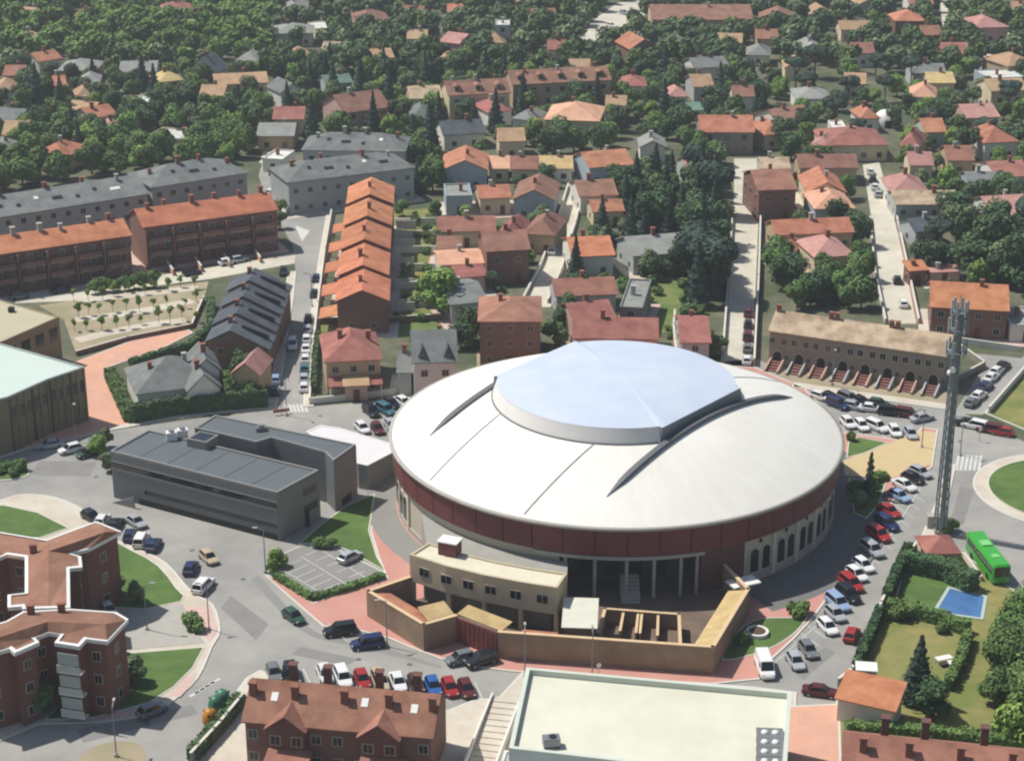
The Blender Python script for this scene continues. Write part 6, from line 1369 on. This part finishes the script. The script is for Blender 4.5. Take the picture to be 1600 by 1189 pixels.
# the far woods: beyond the gardens the crowns read as one mass
import numpy as np
def wood(name, label, cells, lm, seed, base):
    lo_ = [crown_broad(seed + k, 3.6, 3.1, 520, .78, 9) for k in range(2)]
    arrs = [np.array(m_.v, dtype=np.float32) for m_ in lo_]; V = []; F = []; off = 0
    rn = random.Random(seed)
    for x, y, sc in cells:
        a = arrs[rn.randrange(2)]; t = rn.uniform(0, 6.28); c, s = math.cos(t), math.sin(t)
        q = a @ np.array([[c, s, 0], [-s, c, 0], [0, 0, 1]], dtype=np.float32) * sc + np.array([x, y, base], dtype=np.float32)
        V.append(q); F.append(np.arange(len(q), dtype=np.int32) + off); off += len(q)
    V = np.concatenate(V); F = np.concatenate(F); me = bpy.data.meshes.new(name)
    me.vertices.add(len(V)); me.vertices.foreach_set('co', V.ravel()); me.loops.add(len(F)); me.loops.foreach_set('vertex_index', F)
    n = len(F) // 4; me.polygons.add(n); me.polygons.foreach_set('loop_start', np.arange(n, dtype=np.int32) * 4); me.polygons.foreach_set('loop_total', np.full(n, 4, dtype=np.int32))
    me.materials.append(LM[lm]); me.update(calc_edges=True); me.validate()
    return tag(link(name, me), label, 'wood', kind='stuff')
cells = {'mid': [], 'dark': [], 'light': [], 'olive': []}
yy = 555.0
while yy < 760:
    xx = -.30 * yy
    while xx < .30 * yy:
        q = (xx + rt.uniform(-3, 3), yy + rt.uniform(-3, 3)); xx += 6.2
        if not free(q[0], q[1], 1.0): continue
        px, py = unproject((q[0], q[1], 0))
        pk = .97 if (px < 430) else .78
        if px > 1250: pk = .6
        if rt.random() > pk: continue
        if px < 420 and py < 110: k = rt.choice(['light', 'light', 'mid', 'light'])
        elif px < 420: k = rt.choice(['mid', 'olive', 'dark'])
        else: k = rt.choice(['dark', 'dark', 'mid', 'olive'])
        cells[k].append((q[0], q[1], rt.uniform(.7, 1.15)))
    yy += 6.2
for k, lb in (('mid', 'mid green crowns of the far woods'), ('dark', 'dark crowns of the far woods'), ('light', 'bright green crowns of the far wood on the slope'), ('olive', 'grey green crowns of the far woods')): wood('far_wood', lb, cells[k], k, 300 + len(k), 0.0)

# hedges
def hedge(pts, w, h, label, lm='dark', dens=34, s=.26, z0=.1):
    rn = random.Random(len(label) + int(pts[0][0])); mb = MB(); q = [Vector(P2(*p)) for p in pts]
    for a, b in zip(q, q[1:]):
        d = b - a; L = d.length; d = d / L; n = Vector((-d.y, d.x))
        for k in range(int(L * (w + 2 * h) * dens)):
            t = rn.uniform(0, L); u = rn.uniform(-w / 2 - h, w / 2 + h)
            if abs(u) <= w / 2: c = (u, h); nr = Vector((0, 0, 1))
            else: c = (math.copysign(w / 2, u), h - (abs(u) - w / 2)); nr = Vector((n.x, n.y, 0)) * math.copysign(1, u)
            p = a + d * t + n * (c[0] + rn.uniform(-.14, .14)); z = z0 + c[1] * (1 + rn.uniform(-.07, .07)) + .12 * math.sin(t * 1.7)
            leaf(mb, Vector((p.x, p.y, z)), (nr + Vector((rn.uniform(-.7, .7), rn.uniform(-.7, .7), rn.uniform(-.2, .7)))).normalized(), s, rn)
    o = mb.build('hedge', LM[lm], fix=False); tag(o, label, 'hedge')
    cb = MB(); cb.prism(strip_pts([(p.x, p.y) for p in q], max(.2, w - .3)), z0 - .08, z0 + h - .18); cb.build('hedge_core', LM[lm], o)
    return o
hedge(((206, 660), (270, 648), (350, 640), (418, 634)), 1.6, 2.8, 'tall dark clipped hedge before the white walled slate villa')
hedge(((172, 590), (190, 630), (204, 660)), 1.8, 1.8, 'hedge beside the salmon footpath', 'mid')
hedge(((205, 578), (250, 564), (300, 548), (330, 520), (330, 478)), 1.2, 1.8, 'hedge between the footpath and the slate villa')
hedge(((1410, 890), (1440, 896), (1480, 905), (1520, 926)), 2.2, 2.6, 'thick tall hedge above the pool lawn')
hedge(((1386, 956), (1420, 962), (1460, 972), (1512, 992)), 1.5, 1.7, 'clipped hedge below the pool lawn', 'mid')
hedge(((1418, 868), (1400, 905), (1384, 945)), 1.0, 2.0, 'dark hedge along the garden wall above the red car')
hedge(((1374, 965), (1354, 1012), (1336, 1056)), .9, 1.8, 'dark hedge along the garden wall beside the dry lawn')
hedge(((430, 903), (488, 938), (545, 922), (600, 903)), .9, .7, 'low green hedge rimming the small parking lot', 'mid')
hedge(((300, 1190), (345, 1140), (378, 1100)), 1.2, 1.6, 'dark hedge beside the brick terrace end')
hedge(((1480, 1080), (1500, 1040), (1512, 1000)), 1.0, 1.6, 'loose hedge between lawn and big trees', 'mid')
hedge(((1000, 432), (1060, 430), (1100, 428)), 1.6, 2.2, 'dark hedge along the top of the meadow')
hedge(((497, 530), (492, 570), (490, 615)), .8, 1.5, 'dark hedge along the red hipped villa drive')
hedge(((1320, 1148), (1400, 1150), (1500, 1160), (1600, 1172)), 1.4, 1.5, 'dark hedge behind the lower brick terrace', 'mid')
# ------------------------------------------------------------------ mast, lamps, walls, small things
mbp_ = P(1468, 832); MH = 34.5
MT = thing('telecom_mast', 'tall grey telecom mast with antenna panels on the traffic island', 'mast', (mbp_.x, mbp_.y, .14))
M_mast = mat('mast_galvanised', '838b90', rough=.5, metal=.3, var=.12, scale=.8)
for sx, sy in ((-1, -1), (1, -1), (1, 1), (-1, 1)): MB().tube((sx * .72, sy * .72, 0), (sx * .38, sy * .38, MH), .14, .1, 8).build('leg', M_mast, MT)
MB().tube((0, 0, 0), (0, 0, MH), .2, .16, 8).build('cable_duct', M_mast, MT)
for k in range(23):
    z0, z1 = MH * k / 23, MH * (k + 1) / 23; w0, w1 = .72 - .34 * k / 23, .72 - .34 * (k + 1) / 23; br = MB()
    c0 = [Vector((sx * w0, sy * w0, z0)) for sx, sy in ((-1, -1), (1, -1), (1, 1), (-1, 1))]; c1 = [Vector((sx * w1, sy * w1, z1)) for sx, sy in ((-1, -1), (1, -1), (1, 1), (-1, 1))]
    for i in range(4): br.tube(c0[i], c1[(i + 1) % 4], .045, n=5); br.tube(c0[i], c0[(i + 1) % 4], .05, n=5)
    br.build('bracing', M_mast, MT)
MB().lathe([(.95, 0), (.95, .25), (.65, .3)], (0, 0), 14).build('base_plate', M_concrete, MT)
for z, r in ((MH - 6.5, 1.3), (MH - 3.2, 1.2), (MH - .6, 1.0)):
    o = MB().lathe([(r, z), (r, z + .14), (.3, z + .14), (.3, z), (r, z)], (0, 0), 14).build('platform', M_steel, MT)
    for k in range(6):
        a = k * 1.0472; c = Vector((math.cos(a) * (r + .12), math.sin(a) * (r + .12), z + .2)); Mk = Matrix.Translation(c) @ Matrix.Rotation(a, 4, 'Z')
        MB().box(-.1, .1, -.17, .17, -.6, 1.7, Mk).build('antenna_panel', mat('antenna_grey', '9aa09f', var=.05), MT)
for z, a in ((MH - 8.5, .5), (MH - 9.8, 2.4), (MH - 8.9, 4.2)):
    MB().tube((math.cos(a) * .5, math.sin(a) * .5, z), (math.cos(a) * .95, math.sin(a) * .95, z), .42, .42, 14).build('dish', M_white, MT)
ld = MB(); ld.box(-.25, .25, -.75, -.7, 1, MH - 1); ld.build('ladder_back', M_metal, MT)
for s in (-.25, .25): MB().box(s - .04, s + .04, -.82, -.74, 1, MH - 1).build('ladder_rail', M_metal, MT)
MB().box(-1.6, .2, 1.1, 2.5, 0, 1.9).build('cabinet', M_concrete, MT); MB().tube((0, 0, MH), (0, 0, MH + 2.2), .05).build('lightning_rod', M_metal, MT)
KEEP_OUT.append([(mbp_.x + dx, mbp_.y + dy) for dx, dy in ((-2, -2), (2, -2), (2, 2), (-2, 2))])

def lamp_mesh():
    a = MB(); a.tube((0, 0, 0), (0, 0, 6.6), .09, .06, 8); a.tube((0, 0, 6.5), (1.0, 0, 6.9), .05, .05, 6); return a.mesh('post', M_steel)
ME_post = lamp_mesh(); q = MB(); q.box(.8, 1.5, -.14, .14, 6.82, 6.98); ME_lh = q.mesh('lamp_head', M_concrete); q = MB(); q.box(-.2, .2, -.2, .2, 0, .35); ME_lb = q.mesh('base', M_concrete)
for px, py, a, wh in ((182, 1182, 90, 'on the sandy verge before the lower apartments'), (327, 985, 180, 'at the corner of the concrete yard'), (1300, 602, 270, 'before the stone terrace at the parked cars'), (925, 1062, 90, 'below the ochre yard wall'), (290, 770, 300, 'beside the zinc hall'), (415, 895, 180, 'at the corner of the small parking lot'), (1500, 712, 200, 'at the zebra crossing by the mast'), (448, 650, 300, 'at the foot of the side street'), (488, 480, 180, 'along the orange row houses'), (1440, 700, 200, 'on the sand plaza'), (118, 690, 300, 'on the salmon plaza'), (605, 1010, 200, 'in front of the pink apron'), (820, 1058, 90, 'behind the pale flat hall'), (230, 985, 0, 'in the concrete yard')):
    p = P(px, py); T = thing('street_lamp', f'grey street lamp {wh}', 'street lamp', (p.x, p.y, .1), R(a), 'street lamps'); link('post', ME_post, T); link('lamp_head', ME_lh, T); link('base', ME_lb, T)
sheet('verge', smooth(px_poly((120, 1190), (150, 1166), (190, 1158), (222, 1166), (226, 1198), (190, 1218), (140, 1222)), 4), .05, M_dirt, 'sandy verge with a lamp at the lower road', 'verge')
block('traffic_island', smooth(px_poly((-20, 735), (20, 726), (46, 735), (40, 746), (0, 752), (-25, 746)), 3), M_grass, 'little planted island before the salmon plaza', cat='traffic island')
# bottle banks
def igloo(px, py, c, lb):
    p = P(px, py); T = thing('recycling_bin', lb, 'recycling bin', (p.x, p.y, .14)); m = mat('plastic_' + c, c, rough=.4, var=.05)
    MB().lathe([(.02, 1.95), (.35, 1.9), (.72, 1.6), (.95, 1.0), (1.0, .4), (.9, .05), (.02, .02)], (0, 0), 20).build('body', m, T, smooth=True)
    MB().tube((0, 0, 1.93), (0, 0, 2.1), .09, n=8).build('lifting_ring', M_metal, T)
    for a in (0.5, 2.6, 4.7): MB().tube((.78 * math.cos(a), .78 * math.sin(a), 1.4), (.92 * math.cos(a), .92 * math.sin(a), 1.36), .17, n=12).build('slot', M_dark, T)
igloo(329, 1130, 'b57a2c', 'orange yellow igloo recycling bin at the kerb'); igloo(338, 1110, '3f6f58', 'dark green igloo recycling bin beside the orange one'); igloo(348, 1100, '4a7e66', 'green igloo recycling bin furthest up the kerb from the orange one'.replace('furthest up', 'higher up'))
# swimming pool
pc_ = [P2(*p) for p in ((1462, 957), (1484, 921), (1538, 934), (1532, 967))]
PO = thing('swimming_pool', 'blue swimming pool with pale stone rim in the walled garden', 'swimming pool', (*pc_[0], 0)); po_ = Vector((*pc_[0], 0))
o_, i_ = offset_poly(offset_poly(pc_, -.4)[1], .45); mb = MB(); n = len(o_)
for k in range(n):
    j = (k + 1) % n; mb.face([(*o_[k], .22), (*o_[j], .22), (*i_[j], .22), (*i_[k], .22)]); mb.face([(*o_[k], .1), (*o_[j], .1), (*o_[j], .22), (*o_[k], .22)]); mb.face([(*i_[k], .1), (*i_[j], .1), (*i_[j], .22), (*i_[k], .22)])
mb.build('rim', mat('pool_rim', 'a9b7ae', var=.06), PO, off=po_)
MB().sheet([tuple(p) for p in i_], .17).build('water', mat('pool_water', '5079a8', rough=.06, var=.14, scale=.8, col2='456b98', mix_scale=.4, spec=.6), PO, off=po_)
# garden furniture
for px, py, rz, lb in ((1474, 1036, 20, 'long white garden table with a plum bench on the dry lawn'), (1494, 1043, 5, 'small white garden table beside the long one')):
    p = P(px, py); T = thing('garden_table', lb, 'table', (p.x, p.y, .12), R(rz)); w0 = 1.1 if 'long' in lb else .6
    MB().box(-w0, w0, -.5, .5, .68, .75).build('table_top', M_white, T)
    for sx in (-1, 1):
        for sy in (-1, 1): MB().box(sx * (w0 - .1) - .04, sx * (w0 - .1) + .04, sy * .4 - .04, sy * .4 + .04, 0, .68).build('leg', M_white, T)
    if 'long' in lb: MB().box(-1.0, 1.0, -1.1, -.75, .38, .46).build('bench_seat', mat('plum_cloth', '5d3a4a', var=.08), T); MB().box(-.9, .9, -1.05, -.8, 0, .38).build('bench_base', M_wood, T)
p = P(1352, 1064); T = thing('garden_shed', 'small white roofed garden shed behind the orange garage', 'shed', (p.x, p.y, .12), R(-8)); MB().box(-1.2, 1.2, -1, 1, 0, 1.9).build('wall', WM('grey'), T); MB().box(-1.35, 1.35, -1.15, 1.15, 1.9, 2.05).build('roof', M_white, T); link('door', ME_door, T, (.3, -1.0, 0), 0, (.8, 1, 1.7))
# dome tent
p = P(1384, 196); T = thing('dome_tent', 'white dome shaped marquee beside the red villa', 'marquee', (p.x, p.y, 0)); MB().lathe([(3.6, 0), (3.5, 1.4), (2.9, 2.9), (1.7, 3.9), (.02, 4.3)], (0, 0), 24).build('canvas', M_white, T, smooth=True); MB().box(-.9, .9, -3.75, -3.3, 0, 2.0).build('doorway', M_dark, T)
# garden walls
def gwall(pts, h, label, m=None, th=.25):
    q = [P(*p) for p in pts]; T = thing('garden_wall', label, 'wall', (q[0].x, q[0].y, 0)); wall_run(q, h, th, T, m or WM('white'), M_kerb, Vector((q[0].x, q[0].y, 0)), z0=.0)
gwall(((1440, 852), (1404, 892), (1376, 955), (1352, 1010), (1330, 1060), (1310, 1076)), 1.5, 'grey wall along the garden hedge above the road', WM('dgrey'))
gwall(((484, 632), (487, 570), (497, 480), (508, 395), (518, 336)), 1.2, 'long pale wall along the orange row houses')
gwall(((484, 632), (560, 624), (640, 613), (690, 596)), 1.1, 'pale front wall of the red hipped villa')
gwall(((856, 474), (876, 428), (899, 352), (914, 292)), .9, 'pale wall on the upper side of the curved lane')
gwall(((816, 474), (846, 415), (869, 352), (888, 292)), .9, 'pale wall on the lower side of the curved lane')
gwall(((1128, 572), (1138, 440), (1144, 345)), 1.0, 'pale wall under the dark trees of the straight lane')
gwall(((1178, 572), (1185, 440), (1188, 345), (1190, 300)), 1.5, 'pale wall across the straight lane from the dark trees', WM('pink'))
gwall(((1383, 506), (1367, 430), (1359, 345)), 1.0, 'pale wall left bare beside the garden lane trees'.replace('left bare', 'standing'))
gwall(((1435, 506), (1419, 428), (1401, 345)), 1.1, 'pink wall along the lane beside the brick villa', WM('pink'))
gwall(((1545, 646), (1606, 576), (1650, 570)), 1.2, 'pale wall beside the dry grass field')
gwall(((1500, 536), (1590, 549)), 1.0, 'white wall below the brick villa behind the mast')
gwall(((882, 530), (874, 480), (868, 470)), 1.6, 'cream wall beside the pinkish red roofed house', WM('cream'))
gwall(((1056, 560), (1052, 520), (1054, 498)), 1.8, 'cream wall beside the grey fronted red house', WM('cream'))
gwall(((498, 506), (560, 507), (620, 504), (690, 500)), 1.2, 'dark brick wall below the orange gable', WM('brown'))
gwall(((300, 1196), (346, 1146), (380, 1104)), 1.8, 'dark wall at the end of the brick terrace', WM('dgrey'))
gwall(((120, 556), (200, 533), (300, 513), (318, 470)), .9, 'low brown wall round the sandy park', WM('brown'))
gwall(((1490, 600), (1538, 575), (1500, 548)), 1.2, 'stone yard wall at the end of the stone terrace', WM('stone'))
for k, py in enumerate((352, 372, 396, 424, 452, 480)):
    gwall(((618, py), (690 - k * 2, py - 1)), 1.5, f"{['topmost', 'second', 'third', 'fourth', 'fifth', 'lowest'][k]} white wall between the back gardens of the orange row")
# stepped path beside the pale hall
p0_, p1_ = P(792, 1098), P(742, 1225)
ST = thing('stepped_path', 'pale stepped path beside the flat roofed hall', 'steps', (p1_.x, p1_.y, .14)); d = p1_ - p0_
Ms = Matrix.Translation((p0_.x, p0_.y, 0)) @ Matrix.Rotation(math.atan2(d.y, d.x), 4, 'Z')
for k in range(14): MB().box(d.length * k / 14 + .04, d.length * (k + 1) / 14 - .04, -1.6, 1.6, .1, .16 + .05 * (14 - k), Ms).build('step', M_pave, ST, off=(p1_.x, p1_.y, .14))
for s in (-1.8, 1.8): MB().box(0, d.length, s - .1, s + .1, .1, 1.3, Ms).build('side_wall', M_white, ST, off=(p1_.x, p1_.y, .14))
# crosswise sign boards and barrier
for px, py, lb in ((1530, 690, 'small road sign on a post by the roundabout'), (935, 1063, 'small sign post below the ochre wall'), (440, 648, 'red barrier board at the foot of the side street')):
    p = P(px, py); T = thing('road_sign', lb, 'sign', (p.x, p.y, .02), R(20)); MB().tube((0, 0, 0), (0, 0, 2.3), .05, n=6).build('post', M_metal, T)
    if 'barrier' in lb: MB().box(-1.4, 1.4, -.08, .08, .5, 1.0).build('board', mat('red_board', '96564c', var=.08), T)
    else: MB().tube((0, -.07, 2.2), (0, -.1, 2.2), .33, n=14).build('plate', M_white, T)

gwall(((1506, 872), (1532, 908)), .8, 'short white wall between kiosk and green coach')
for k, (px, py) in enumerate(((262, 418), (306, 412), (350, 405), (398, 398))):
    gwall(((px, py), (px + 9, py + 13)), 1.3, f"{['first', 'second', 'third', 'fourth'][k]} salmon garden wall before the corner brick terrace", M_salmon)
# ------------------------------------------------------------------ air
hz = bpy.data.materials.new('haze_air'); hz.use_nodes = True; n = hz.node_tree; n.nodes.remove(n.nodes['Principled BSDF'])
pv = n.nodes.new('ShaderNodeVolumePrincipled'); pv.inputs['Color'].default_value = (.86, .90, .95, 1); pv.inputs['Density'].default_value = .0002; pv.inputs['Anisotropy'].default_value = .2
n.links.new(pv.outputs[0], n.nodes['Material Output'].inputs['Volume'])
tag(MB().box(-1520, 1520, -420, 2020, -1, 130).build('haze', hz), 'thin summer haze over the whole town', 'haze', kind='stuff')
